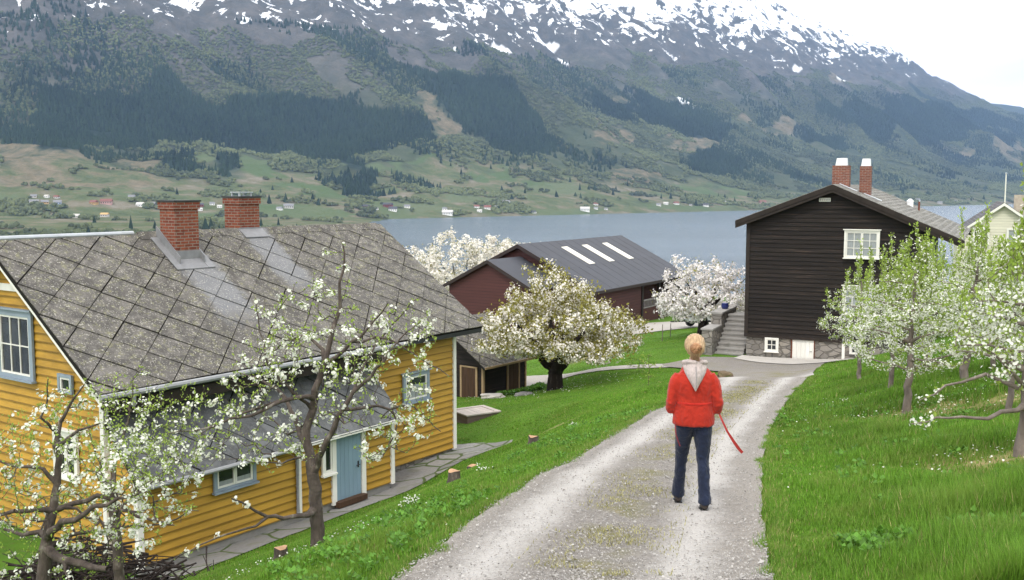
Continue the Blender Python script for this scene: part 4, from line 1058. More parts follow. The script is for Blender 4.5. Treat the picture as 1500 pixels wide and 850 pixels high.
window(Wh, (-1.95, -.02, .9), (1, 0, 0), .95, 1.2, 2, (0, 1), WHITE, WHITE, True, None, trim=.1); window(Wh, (.35, -.02, .9), (1, 0, 0), .95, 1.2, 2, (0, 1), WHITE, WHITE, True, None, trim=.1)
fpx, fpy = 47.0, 98.0; fz0 = gz(fpx, fpy)
Fp = thing('flagpole', 'slim white flagpole standing behind the cream white house roof', 'flagpole', (fpx, fpy, fz0))
k = MB(); k.tube([(0, 0, 0), (0, 0, 1.4 - fz0)], [.085, .05], 10); k.build('pole', WHITE, Fp)
k = MB(); k.tube([(0, 0, 1.4 - fz0), (0, 0, 1.5 - fz0), (0, 0, 1.56 - fz0)], [.09, .1, .03], 10); k.build('finial', ZINC, Fp)

# ------------------------------------------------------------------ trees
STAR = np.array([(0, 0, -.12)] + [(math.cos(a) * r, math.sin(a) * r, .10) for k in range(5) for a, r in ((2 * math.pi * k / 5, 1.0), (2 * math.pi * (k + .5) / 5, .62))])
STARF = np.array([(0, 1 + k, 1 + (k + 1) % 10) for k in range(10)])
PET = np.array([(0, 0, -.1)] + [(math.cos(2 * math.pi * k / 5), math.sin(2 * math.pi * k / 5), .12) for k in range(5)]); PETF = np.array([(0, 1 + k, 1 + (k + 1) % 5) for k in range(5)])
LEAF = np.array([(0, 0, 0), (-.28, .5, .1), (0, .45, 0), (.28, .5, .1), (0, 1, -.05)]); LEAFF = np.array([(0, 2, 1), (0, 3, 2), (1, 2, 4), (2, 3, 4)])
PETAL = leafy('white_blossom', (.74, .745, .65), .10, .3, .7)
PETALP = leafy('cream_blossom', (.77, .73, .66), .14, .25, .7)
YOUNG = leafy('young_leaf', (.30, .40, .075), .4, .45, .5)
BRONZE = leafy('bronze_leaf', (.27, .25, .06), .45, .4, .5)

class Skel:
    def __init__(s): s.p = []; s.par = []; s.r = []
    def limb(s, pts, par=-1, r0=.05, r1=.02, sub=.16, jit=.012):
        """append a polyline as nodes; returns the indices"""
        pts = [np.array(p, float) for p in pts]; out = []
        if par >= 0: pts = [s.p[par]] + pts
        L = sum(np.linalg.norm(pts[i + 1] - pts[i]) for i in range(len(pts) - 1)); run = 0
        if par < 0: s.p.append(pts[0]); s.par.append(-1); s.r.append(r0); par = len(s.p) - 1; out.append(par)
        for i in range(len(pts) - 1):
            d = np.linalg.norm(pts[i + 1] - pts[i]); k = max(1, int(round(d / sub)))
            for j in range(1, k + 1):
                q = pts[i] + (pts[i + 1] - pts[i]) * j / k
                if j < k: q = q + rng.normal(0, jit, 3)
                t = (run + d * j / k) / L
                s.p.append(q); s.par.append(par); s.r.append(r0 + (r1 - r0) * t); par = len(s.p) - 1; out.append(par)
            run += d
        return out
    def fill(s, targets, step=.22, curve=.10, up=.0, rt=.004, power=.42, maxlink=1.4):
        """reach every target from the nearest wood with a slightly bent twig"""
        P = np.array(s.p); root = P[0]; n0 = len(P)
        targets = targets[np.argsort(np.linalg.norm(targets - root, axis=1))]
        buf = np.zeros((len(P) + len(targets) * 10, 3)); buf[:n0] = P; m = n0; par = list(s.par)
        for t in targets:
            d = buf[:m] - t; dd = np.einsum('ij,ij->i', d, d) + np.where(buf[:m, 2] > t[2] + .1, .08, 0)
            i = int(np.argmin(dd)); a = buf[i]; L = math.sqrt(max(dd[i], 1e-9))
            if L < .05 or L > maxlink: continue
            k = max(1, min(8, int(L / step) + 1)); bend = rng.normal(0, curve, 3) * L; bend[2] -= up * L
            for j in range(1, k + 1):
                f = j / k; buf[m] = a + (t - a) * f + bend * math.sin(math.pi * f) ; par.append(i if j == 1 else m - 1); m += 1
        s.p = list(buf[:m]); s.par = par; cnt = np.zeros(m); kids = np.zeros(m, int)
        for i in range(m - 1, 0, -1):
            if kids[i] == 0: cnt[i] = 1
            if par[i] >= 0: cnt[par[i]] += cnt[i]; kids[par[i]] += 1
        r = rt * cnt ** power
        r[:n0] = np.maximum(np.array(s.r), r[:n0] * .5)
        for i in range(n0, m): r[i] = min(r[i], r[par[i]] * .9)
        s.r = list(r); s.cnt = cnt; s.n0 = n0
    def wood(s, name, m, parent, sides=5):
        P = np.array(s.p); par = np.array(s.par); r = np.array(s.r)
        i = np.nonzero(par >= 0)[0]; a, b = P[par[i]], P[i]; ra = np.minimum(r[par[i]], r[i] * 1.25); rb = r[i]
        ra = np.where(i < s.n0, r[par[i]], ra); d = b - a; L = np.linalg.norm(d, axis=1, keepdims=True); d = d / (L + 1e-9)
        B = basis_from(d, np.zeros(len(d))); an = np.arange(sides) * 2 * math.pi / sides
        ring = B[:, :, 0][:, None] * np.cos(an)[None, :, None] + B[:, :, 1][:, None] * np.sin(an)[None, :, None]
        V = np.concatenate([a[:, None] - d[:, None] * ra[:, None, None] * .3 + ring * ra[:, None, None], b[:, None] + ring * rb[:, None, None]], 1)
        f = np.array([(j, (j + 1) % sides, sides + (j + 1) % sides, sides + j) for j in range(sides)])
        F = (f[None] + (np.arange(len(i)) * 2 * sides)[:, None, None]).reshape(-1, 4)
        return np_mesh(name, V.reshape(-1, 3), F, m, parent=parent, smooth=True)
    def spots(s, n, rmax, lo=0.0, bias=None):
        """n random spots along wood thinner than rmax"""
        P = np.array(s.p); par = np.array(s.par); r = np.array(s.r)
        i = np.nonzero((par >= 0) & (r < rmax))[0]
        w = np.linalg.norm(P[i] - P[par[i]], axis=1)
        if bias is not None: w = w * bias(P[i])
        i = rng.choice(i, n, p=w / w.sum()); f = rng.random(n)[:, None]
        return P[par[i]] * (1 - f) + P[i] * f, P[i] - P[par[i]]

def crown_mesh(parent, centre, clusters, fl, fsize, spread, leaves, lsize, petal=None, leafm=None, star=PET, starf=PETF, name='crown', lvar=.4, droop=0):
    """blossom clusters and leaf tufts on given spots; both in one crown part"""
    n = len(clusters); k = rng.poisson(fl, n); idx = np.repeat(np.arange(n), k)
    dirs = rng.normal(0, 1, (len(idx), 3)); dirs /= np.linalg.norm(dirs, axis=1, keepdims=True)
    pos = clusters[idx] + dirs * (spread * rng.random(len(idx)) ** .5)[:, None]
    outw = dirs + (pos - centre) / (np.linalg.norm(pos - centre, axis=1, keepdims=True) + 1e-6) * .6 + np.array([0, 0, .35])
    V, F = scatter(star, starf, pos, basis_from(outw, rng.uniform(0, 6.28, len(pos))), fsize * rng.uniform(.7, 1.2, len(pos)))
    tone = np.repeat(rng.random(len(pos)), len(star)); mi = np.zeros(len(F), int)
    lp, ld = leaves
    m = len(lp); B = basis_from(rng.normal(0, 1, (m, 3)), rng.uniform(0, 6.28, m))
    yax = ld * .9 + rng.normal(0, .65, (m, 3)) + np.array([0, 0, .5 - droop]); yax /= np.linalg.norm(yax, axis=1, keepdims=True)
    xax = np.cross(yax, rng.normal(0, 1, (m, 3))); xax /= np.linalg.norm(xax, axis=1, keepdims=True); zax = np.cross(xax, yax)
    V2, F2 = scatter(LEAF, LEAFF, lp, np.stack([xax, yax, zax], 2), lsize * rng.uniform(.6, 1.3, m))
    t2 = np.repeat(np.clip(rng.normal(.5, .28, m), 0, 1), len(LEAF))
    o = np_mesh(name, np.concatenate([V, V2]), np.concatenate([F, F2 + len(V)]), [petal or PETAL, leafm or YOUNG], np.concatenate([mi, np.ones(len(F2), int)]), np.concatenate([tone, t2]), parent)
    return o

def unit(v): return v / (np.linalg.norm(v, axis=-1, keepdims=True) + 1e-9)

# --- plum tree whose limbs are traced from the photograph (x to the right, z up, metres from the trunk's foot; depth is free)
def traced(pts, base, k, ys):
    """photo points -> local metres at the tree's distance, ys = depth offsets"""
    return [np.array([(p[0] - base[0]) * k, y, (base[1] - p[1]) * k]) for p, y in zip(pts, ys)]
def plum_traced(label, base, depth, trunk, limbs, targets, clusters, leafn, seed, group, bark=BARK, zoff=0, flow=5.2, fsz=.017):
    global rng
    rng = np.random.default_rng(seed)
    k = depth / 1500.0; X = (base[0] - 750) * k; Z = gz(X, depth)
    t = thing('plum_tree', label, 'tree', (X, depth, Z), 0, group)
    foot = (base[0], base[1])
    s = Skel(); T = traced([p[:2] for p in trunk], foot, k, [p[2] for p in trunk]); T[0][2] -= .15
    ids = s.limb(T, -1, trunk[0][3] if len(trunk[0]) > 3 else .085, .07, .12, .006)
    for pts, r0, r1 in limbs:
        L = traced([p[:2] for p in pts], foot, k, [p[2] for p in pts])
        P = np.array(s.p); par = int(np.argmin(np.linalg.norm(P - L[0], axis=1)))
        s.limb(L[1:], par, r0, r1, .13, .014)
    tg = []
    for (px, py, rx, ry, n) in targets:
        n = int(n * 2.2)
        q = rng.normal(0, 1, (n, 3)); q = unit(q) * rng.random((n, 1)) ** (1 / 3)
        tg.append(np.stack([(px + q[:, 0] * rx - foot[0]) * k, q[:, 1] * 1.1, (foot[1] - py - q[:, 2] * ry) * k], 1))
    s.fill(np.concatenate(tg), .12, .13, -.12, .0032, .40, 1.1)
    s.wood('trunk', bark, t, 7)
    P = np.array(s.p); c = P.mean(0)
    cl, _ = s.spots(clusters, .012); cl = cl + rng.normal(0, .012, cl.shape)
    # upright leafy shoots carry leaves, old spurs carry blossom
    lp, ld = s.spots(leafn, .008); lp = lp + rng.normal(0, .012, lp.shape)
    crown_mesh(t, c, cl, flow, fsz, .05, (lp, unit(ld)), .037)
    return t
def shoots(pts): return pts

plum_traced('old spreading plum tree in blossom on the lawn before the blue door', (457, 806), 11.5,
    [(457, 806, 0, .088), (455, 760, 0), (455, 715, 0), (449, 676, 0)],
    [([(449, 676, 0), (441, 645, .05), (444, 615, .1), (453, 580, .1), (462, 550, .1), (470, 525, .1), (476, 500, .15), (486, 462, .2), (492, 425, .2), (499, 385, .2), (497, 345, .2)], .058, .007),
     ([(452, 690, 0), (463, 665, -.1), (478, 635, -.2), (491, 612, -.25), (505, 585, -.3), (520, 560, -.3), (548, 535, -.35), (565, 515, -.4), (578, 495, -.4), (600, 470, -.4)], .042, .008),
     ([(457, 742, 0), (438, 748, -.2), (416, 746, -.35), (398, 737, -.5), (384, 724, -.6), (370, 708, -.7), (358, 698, -.8)], .034, .008),
     ([(398, 740, -.5), (370, 750, -.6), (330, 760, -.7), (300, 772, -.8), (275, 783, -.9)], .016, .005),
     ([(441, 645, .05), (426, 628, .2), (412, 605, .3), (402, 588, .4), (385, 575, .5), (355, 562, .6), (320, 555, .7)], .036, .007),
     ([(453, 580, .1), (430, 572, -.2), (405, 578, -.3), (375, 592, -.4), (335, 600, -.5), (300, 608, -.6), (262, 612, -.6)], .028, .006),
     ([(470, 525, .1), (465, 508, .2), (448, 496, .3), (425, 490, .4), (400, 500, .5), (385, 515, .5)], .026, .006),
     ([(470, 525, .1), (490, 515, 0), (515, 490, -.1), (538, 472, -.2), (552, 455, -.2), (572, 430, -.3)], .026, .006),
     ([(513, 490, -.1), (545, 487, .1), (580, 500, .2), (610, 520, .2), (640, 540, .3), (655, 552, .3)], .018, .005),
     ([(505, 585, -.3), (535, 590, 0), (565, 600, .2), (600, 598, .3), (622, 622, .4), (640, 640, .4)], .022, .005),
     ([(445, 610, .1), (420, 640, .5), (395, 655, .7), (370, 640, .9), (345, 630, 1.0)], .022, .006),
     ([(444, 600, .1), (415, 545, -.3), (400, 500, -.5), (392, 450, -.5), (388, 420, -.5)], .02, .005),
     ([(402, 588, .4), (360, 600, .2), (310, 620, .1), (270, 640, .1)], .02, .005),
     ([(520, 560, -.3), (528, 530, .2), (545, 500, .3), (590, 450, .3), (612, 430, .3)], .018, .005)],
    [(400, 520, 60, 55, 55), (330, 590, 60, 40, 45), (520, 500, 55, 60, 50), (480, 420, 30, 60, 24), (590, 480, 55, 45, 34), (610, 580, 40, 50, 34), (560, 630, 50, 40, 26), (410, 640, 70, 40, 36), (300, 650, 40, 30, 18), (500, 560, 60, 60, 36), (430, 450, 60, 50, 20)],
    480, 3800, 101, 'plum trees beside the yellow house', flow=7.5)
plum_traced('gnarled old plum tree with thick level limbs before the yellow gable', (34, 905), 11.0,
    [(28, 905, 0, .115), (33, 850, 0), (40, 800, 0), (46, 745, 0)],
    [([(46, 745, 0), (52, 715, 0), (57, 690, .05), (62, 650, .1), (66, 610, .1), (66, 575, .1), (76, 548, .1), (92, 520, .1), (108, 500, .1)], .06, .008),
     ([(46, 752, 0), (70, 756, -.1), (100, 758, -.2), (130, 760, -.3), (160, 758, -.4)], .055, .03),
     ([(50, 735, 0), (66, 712, -.2), (90, 692, -.3), (118, 684, -.4), (150, 660, -.5), (185, 648, -.5), (215, 640, -.6), (240, 620, -.6)], .05, .007),
     ([(62, 700, 0), (80, 685, .2), (110, 677, .3), (140, 690, .3), (175, 706, .2), (205, 714, .2), (240, 706, .1), (262, 690, 0)], .034, .006),
     ([(50, 740, 0), (80, 737, .3), (120, 738, .5), (160, 745, .7), (200, 752, .9)], .026, .008),
     ([(58, 690, 0), (40, 682, -.1), (15, 680, -.2), (-20, 690, -.2), (-50, 705, -.2)], .034, .01),
     ([(60, 655, .1), (42, 628, .1), (20, 624, .1), (-10, 622, .1), (-45, 610, .1)], .026, .008),
     ([(66, 595, .1), (90, 575, 0), (115, 560, -.1), (140, 552, -.1), (160, 545, -.1)], .024, .006),
     ([(50, 730, 0), (20, 735, .3), (-15, 745, .4), (-50, 740, .5)], .04, .015),
     ([(88, 742, -.2), (98, 780, -.3), (120, 800, -.3), (145, 815, -.4), (152, 850, -.4)], .012, .004),
     ([(88, 690, 0), (118, 710, .2), (130, 745, .2), (120, 790, .2)], .014, .005),
     ([(33, 870, 0), (80, 858, -.3), (120, 845, -.4)], .03, .015),
     ([(66, 575, .1), (60, 540, -.2), (72, 510, -.2), (80, 480, -.3)], .02, .005)],
    [(60, 560, 70, 50, 36), (140, 590, 60, 45, 48), (30, 660, 60, 50, 40), (190, 610, 55, 35, 46), (150, 690, 70, 45, 48), (240, 620, 40, 40, 30), (230, 690, 40, 40, 22), (60, 790, 90, 50, 36), (-40, 650, 50, 80, 30), (110, 520, 60, 30, 20), (20, 590, 50, 50, 24)],
    470, 4200, 202, 'plum trees beside the yellow house', flow=7)
plum_traced('slender plum tree tangled among bare shoots beside the lean-to corner', (150, 960), 13.4,
    [(158, 960, 0, .07), (155, 880, 0), (152, 820, 0), (148, 772, 0)],
    [([(148, 772, 0), (150, 740, .1), (160, 700, .2), (172, 660, .2), (178, 620, .2)], .035, .006),
     ([(152, 810, 0), (175, 795, -.3), (205, 790, -.5), (240, 780, -.6), (270, 782, -.6), (300, 785, -.6)], .022, .005),
     ([(150, 790, 0), (130, 750, .1), (120, 710, .1), (110, 670, .1)], .026, .006),
     ([(152, 820, 0), (185, 770, .2), (195, 740, .2), (205, 700, .2)], .02, .006),
     ([(155, 860, 0), (110, 820, .3), (80, 790, .3), (50, 780, .3)], .024, .007)],
    [(200, 690, 60, 50, 50), (120, 740, 60, 60, 44), (240, 720, 40, 50, 34), (170, 630, 50, 40, 30), (60, 820, 70, 50, 34), (230, 650, 50, 40, 30)],
    200, 3000, 303, 'plum trees beside the yellow house', flow=3.6)

# --- orchard plums on the bank: straight leader, whorls of low limbs, upright shoots on top
def orchard_tree(label, X, Y, H, Rc, seed, clusters=900, leafn=3600, first=.85, lean=(0, 0), trunk=.065, shootn=16, fsz=.0175, name='plum_tree', limbs=()):
    global rng
    rng = np.random.default_rng(seed); Z = gz(X, Y)
    t = thing(name, label, 'tree', (X, Y, Z), 0, 'plum trees in blossom on the grass bank')
    s = Skel()
    top = np.array([lean[0], lean[1], H * .80])
    ids = s.limb([(0, 0, -.1), (lean[0] * .25 + .01, 0, H * .2), (lean[0] * .5, lean[1] * .5, H * .45), top], -1, trunk, .016, .16, .012)
    for L in limbs: s.limb([np.array(p) for p in L[1:]], int(np.argmin([np.linalg.norm(q - np.array(L[0])) for q in s.p])), .028, .006, .16, .015)
    nl = 13
    for j in range(nl):
        z = first + (H * .72 - first) * j / nl; a = j * 2.4 + rng.uniform(-.4, .4); R_ = Rc * (1.0 - .50 * j / nl) * rng.uniform(.75, 1.08)
        P = np.array(s.p)[ids]; par = ids[int(np.argmin(np.abs(P[:, 2] - z)))]; o = s.p[par]
        d = np.array([math.cos(a), math.sin(a), 0]); rise = rng.uniform(.05, .35)
        s.limb([o + d * R_ * .35 + np.array([0, 0, rise * R_ * .5]), o + d * R_ * .7 + np.array([0, 0, rise * R_ * .8]), o + d * R_ + np.array([0, 0, rise * R_ * .75])], par, .026 * (1 - .5 * j / nl), .006, .18, .02)
    n = 330; q = unit(rng.normal(0, 1, (n, 3))) * rng.random((n, 1)) ** .42
    z = first - .05 + (q[:, 2] * .5 + .5) * (H * .86 - first); w = Rc * np.interp(z / H, [.15, .35, .6, .88], [.85, 1.0, .72, .30])
    ok = rng.random(n) < .95
    tg = np.stack([q[:, 0] * w + lean[0] * z / H, q[:, 1] * w + lean[1] * z / H, z], 1)[ok]
    s.fill(tg, .14, .12, .05, .0030, .40, 1.2)
    P = np.array(s.p); hi = np.argsort(-P[:, 2] + rng.normal(0, .3, len(P)))[:shootn]
    n0 = len(s.p); sh = []
    for i in hi:
        h = rng.uniform(.25, .75) * (1.2 if P[i, 2] > H * .75 else .8); b = P[i] + np.array([rng.normal(0, .05), rng.normal(0, .05), h])
        k = 5; par = int(i)
        for j in range(1, k + 1):
            s.p.append(P[i] + (b - P[i]) * j / k + rng.normal(0, .006, 3)); s.par.append(par); s.r.append(.006 * (1 - .6 * j / k)); par = len(s.p) - 1; sh.append(par)
    s.wood('trunk', GREYBARK, t, 6)
    c = np.array([0, 0, H * .5])
    cl, _ = s.spots(int(clusters * 1.3), .011, bias=lambda p: np.clip(1.35 - p[:, 2] / H, .1, 1)); cl = cl + rng.normal(0, .02, cl.shape)
    lp, ld = s.spots(int(leafn * .85), .009, bias=lambda p: .5 + np.clip(p[:, 2] / H, 0, 1)); lp = lp + rng.normal(0, .015, lp.shape)
    sh = np.array(sh); r_ = rng.choice(sh, len(sh) * 9); P = np.array(s.p)
    lp = np.concatenate([lp, P[r_] + rng.normal(0, .03, (len(r_), 3))]); ld = np.concatenate([ld, np.tile([[0, 0, 1.]], (len(r_), 1))])
    crown_mesh(t, c, cl, 5.0, fsz * .9, .085, (lp, unit(ld)), .054)
    return t
orchard_tree('blossoming plum tree with a pale leaning trunk on a bare earth strip', 6.65, 17, 3.1, 1.35, 11, 900, 5200, .7, (.12, .1), .075, 20)
orchard_tree('plum tree whose thin trunk stands just behind the leaning one', 7.86, 21, 3.0, 1.25, 12, 700, 4000, .9, (.1, .1), .06)
orchard_tree('plum tree nearest the dark house wall, slim trunk, ragged top', 8.91, 26, 3.25, 1.4, 13, 700, 4000, 1.0, (.0, 0), .06)
orchard_tree('plum tree with a thick upright trunk standing before the cream white house', 8.48, 19, 2.95, 1.35, 14, 800, 4800, 1.0, (.25, .1), .085, 12)
orchard_tree('plum tree in the second row, mostly hidden behind the thick trunked one', 9.85, 24, 3.1, 1.3, 15, 650, 3600, .9, (.05, 0), .06)
orchard_tree('stout plum tree at the frame edge with a long low limb reaching out', 5.32, 10.5, 2.75, .95, 16, 420, 2400, .75, (.12, .1), .07, 14, .019,
             limbs=[[(0, 0, .55), (-.4, -.1, .42), (-.85, -.2, .45), (-1.25, -.25, .40)], [(0, 0, .7), (-.35, .1, .85), (-.75, .15, .72), (-1.0, .2, .55)], [(0, 0, .8), (-.3, -.2, 1.0), (-.6, -.3, 1.2)]])
orchard_tree('plum tree at the back of the bank with a short bent trunk', 12.27, 27, 3.1, 1.4, 17, 650, 3600, .9, (.1, 0), .06)
orchard_tree('young plum tree rising against the cream white house gable', 9.6, 20.2, 2.5, 1.2, 18, 600, 3600, .8, (.15, 0), .055, 7)
orchard_tree('plum tree in full blossom deep in the orchard behind the stout one', 7.0, 14.2, 2.5, 1.0, 19, 500, 2800, .9, (.05, .05), .05, 14)

# --- broad old cherry trees: vase of dark limbs, dome of blossom
def dome_tree(label, name, X, Y, Rx, Ry, Hc, H0, trunk, seed, clusters, fl, fsz, leafn, petal, leafm, lsize, ntg, forks=6, spread=.12, fork_h=.9, group='old cherry trees in full blossom', lean=0, hollow=.62, sides=6, low=.30, thick=.55):
    global rng
    rng = np.random.default_rng(seed); Z = gz(X, Y)
    t = thing(name, label, 'tree', (X, Y, Z), 0, group)
    s = Skel(); ids = s.limb([(0, 0, -.2), (lean * .4, 0, fork_h * .6), (lean, 0, fork_h)], -1, trunk * 1.15, trunk * .85, .2, .012)
    top = H0 + Hc
    for j in range(forks):
        a = 2 * math.pi * j / forks + rng.uniform(-.3, .3); e = np.array([math.cos(a) * Rx, math.sin(a) * Ry, 0]); f = rng.uniform(.55, .8)
        o = np.array([lean, 0, fork_h])
        s.limb([o + e * .10 + np.array([0, 0, .3]), o + e * f * .4 + np.array([0, 0, (top - fork_h) * .33]), o + e * f * .75 + np.array([0, 0, (top - fork_h) * .52]), o + e * f + np.array([0, 0, (top - fork_h) * .66])], ids[-1], trunk * thick, .018, .25, .04)
    q = unit(rng.normal(0, 1, (ntg, 3))) * (hollow + (1 - hollow) * rng.random((ntg, 1)))
    lump = 1 + .20 * np.sin(q[:, :1] * 5 + 1.1 * seed) * np.cos(q[:, 1:2] * 4.4 + seed) + .10 * np.sin(q[:, 2:] * 9 + seed)
    q = q * lump
    zz = np.where(q[:, 2] > 0, q[:, 2] * Hc * .80, q[:, 2] * Hc * low) + H0 + Hc * .22
    tg = np.stack([lean + q[:, 0] * Rx, q[:, 1] * Ry, zz], 1)
    s.fill(tg, .25, .10, .06, .006, .42, 2.2)
    s.wood('trunk', DARKBARK, t, sides)
    P = np.array(s.p); c = np.array([lean, 0, H0 + Hc * .35])
    cl, _ = s.spots(clusters, .03); cl = cl + rng.normal(0, spread * .6, cl.shape)
    lp, ld = s.spots(leafn, .03); lp = lp + rng.normal(0, spread * .7, lp.shape)
    crown_mesh(t, c, cl, fl, fsz, spread, (lp, unit(ld)), lsize, petal, leafm)
    return t
dome_tree('broad dome shaped cherry tree in blossom on the lawn beside the outbuilding', 'cherry_tree', 1.74, 40.6, 3.3, 3.2, 3.05, 1.45, .36, 31, 2600, 7, .042, 15000, PETALP, BRONZE, .13, 1000, 4, .17, .72, low=.22, thick=.62)
dome_tree('white cherry tree with a forked dark trunk beside the stepped stone parapet', 'cherry_tree', 10.0, 53.5, 2.75, 2.8, 2.75, 1.1, .26, 32, 1500, 7, .055, 1500, leafy('pale_pink_blossom', (.78, .74, .715), .12, .25, .7), BRONZE, .12, 760, 6, .17, 1.1, lean=.1)
for X, Y, R_, H_, sd, lb in ((-8.2, 82, 4.0, 4.6, 33, 'pale blossoming cherry tree rising over the slate roof edge of the yellow house'), (-4.6, 90, 4.2, 5.6, 34, 'tallest of the pale cherry trees behind the red barn wing'), (-.6, 93, 4.0, 5.0, 35, 'pale cherry tree just clearing the grey roof of the barn wing')):
    dome_tree(lb, 'cherry_tree', X, Y, R_, R_, H_, 2.4, .25, sd, 1500, 6, .085, 2200, PETALP, BRONZE, .15, 520, 6, .24, 1.2)
# --- end trees

# ------------------------------------------------------------------ grass, weeds and loose gravel (nobody could count them)
ROADP = ROAD
LEAN = [yl(x, y)[:2] for x, y in ((LX0, LY), (LX1, LY), (LX1, 0), (0, 0), (0, W_), (-L_, W_), (-L_, 0), (LX0, 0))]
SHEDP = [(sp[0] + math.cos(R(53)) * a - math.sin(R(53)) * b, sp[1] + math.sin(R(53)) * a + math.cos(R(53)) * b) for a, b in ((0, 0), (SL, 0), (SL, SW), (0, SW))]
BHP = [bl(x, y)[:2] for x, y in ((-2.0, -.5), (XE, -.05), (XE, DD), (-2.0, DD))]
BARE = [PATH, PAVE, YARD, RAMP, LEAN, SHEDP, BHP]
rng = np.random.default_rng(77)
BL = np.array([(-.5, 0, 0), (.5, 0, 0), (-.38, .18, .5), (.38, .18, .5), (0, .62, 1.0)]); BLF = np.array([(0, 1, 3), (0, 3, 2), (2, 3, 4)])
def blades(n, x0, x1, y0, y1, dens_power, hgt, wid, keep=None):
    """n blades over a strip, thicker near the viewer"""
    u = rng.random(n); y = y0 + (y1 - y0) * u ** dens_power; x = rng.uniform(x0, x1, n)
    ok = (x / y > -.56) & (x / y < .56)
    jit = (fbm(x, y, .45, 91, 3) - .5) * .34
    e = in_poly(x + jit, y + jit, ROADP)
    ok &= ~e
    for P in BARE: ok &= ~in_poly(x, y, P)
    x, y = x[ok], y[ok]
    d = dryness(x, y); ok = rng.random(len(x)) > d * .85; x, y, d = x[ok], y[ok], d[ok]
    if keep is not None: ok = keep(x, y); x, y, d = x[ok], y[ok], d[ok]
    h = hgt(x, y) * rng.uniform(.55, 1.25, len(x)) * (1 - .5 * d); w = wid(y) * rng.uniform(.7, 1.3, len(x))
    return x, y, h, w, d
def right_of(x, y): return x > (np.interp(y, RY, XL) + np.interp(y, RY, XR)) / 2
def hgt(x, y):
    clump = fbm(x, y, .9, 92, 3); big = fbm(x, y, 3, 93, 3)
    er = np.clip((x - np.interp(y, RY, XR)) / 1.2, .25, 1)
    right = (.065 + .32 * np.clip(clump - .3, 0, .5) + .16 * np.clip(big - .45, 0, .4)) * er
    dl = np.interp(y, RY, XL) - x
    left = .035 + np.where(dl < 1.9, .16 * np.clip(clump - .36, 0, .4) * np.clip(dl / .5, .2, 1), .02 * clump)
    return np.where(right_of(x, y), right, left) * np.where(y > 32, .55, 1)
wid = lambda y: .0036 + .00055 * y
parts = [blades(520000, .5, 9, 5.2, 16, 1.7, hgt, wid, right_of), blades(360000, 3, 18, 15, 33, 1.3, hgt, wid, right_of),
         blades(520000, -8, 3, 6.2, 20, 1.5, hgt, wid, lambda x, y: ~right_of(x, y)), blades(420000, -9, 8, 19, 45, 1.3, hgt, wid, lambda x, y: ~right_of(x, y)), blades(160000, -6, 16, 43, 62, 1.0, hgt, wid), blades(60000, 10, 24, 33, 50, 1.0, hgt, wid)]
def verge(n, E, sg):
    y = 5.8 + 27 * rng.random(n) ** 1.8; t = fbm(y, y * 0 + sg * 9, .5, 94, 3)
    x = np.interp(y, RY, E) + sg * (.12 - .40 * np.clip(t - .46, 0, .4)) + rng.normal(0, .05, n)
    return x, y, rng.uniform(.03, .10, n), wid(y) * rng.uniform(.7, 1.2, n), np.full(n, .35)
parts += [verge(60000, XL, -1), verge(60000, XR, 1)]
x, y, h, w, d = (np.concatenate([p[k] for p in parts]) for k in range(5))
z = ground_z(x, y); n = len(x); yaw = rng.uniform(0, 6.28, n)
B = np.zeros((n, 3, 3)); B[:, 0, 0] = np.cos(yaw); B[:, 1, 0] = np.sin(yaw); B[:, 0, 1] = -np.sin(yaw); B[:, 1, 1] = np.cos(yaw); B[:, 2, 2] = 1
V, F = scatter(BL, BLF, np.stack([x, y, z - .005], 1), B, np.stack([w, h * rng.uniform(.2, .9, n), h], 1))
tone = np.repeat(np.clip(rng.normal(.42, .30, n) + (fbm(x, y, 1.6, 95, 4) - .5) * .7, 0, 1) * (1 - d * .2), len(BL))
GRASSM = leafy('grass_blade', (.138, .278, .028), .45, .42, .55, (.20, .32, .048), 1.1)
straw = np.repeat((rng.random(n) < .035 + .25 * d).astype(int), len(BLF))
tag(np_mesh('grass', V, F, [GRASSM, leafy('straw_blade', (.36, .32, .13), .4, .3, .7)], straw, tone=tone), kind='stuff')
# fallen petals under the trees
pc = [(-2.3, 11.5, 1.6, 160), (6.7, 17, 1.6, 220), (7.9, 21, 1.6, 120), (5.3, 10.5, 1.2, 160), (8.5, 19, 1.5, 150), (7, 14.2, 1.3, 120), (1.74, 40.6, 3.2, 400)]
px_ = np.concatenate([np.stack([rng.normal(a, c * .6, k), rng.normal(b, c * .6, k)], 1) for a, b, c, k in pc]); k = len(px_)
V, F = scatter(PET, PETF, np.stack([px_[:, 0], px_[:, 1], ground_z(px_[:, 0], px_[:, 1]) + rng.uniform(.03, .10, k)], 1), basis_from(rng.normal(0, .5, (k, 3)) + np.array([0, 0, 1]), rng.uniform(0, 6, k)), rng.uniform(.006, .011, k) * (1 + px_[:, 1] * .02))
tag(np_mesh('fallen_petals', V, F, PETAL, tone=np.repeat(rng.random(k), len(PET))), kind='stuff')
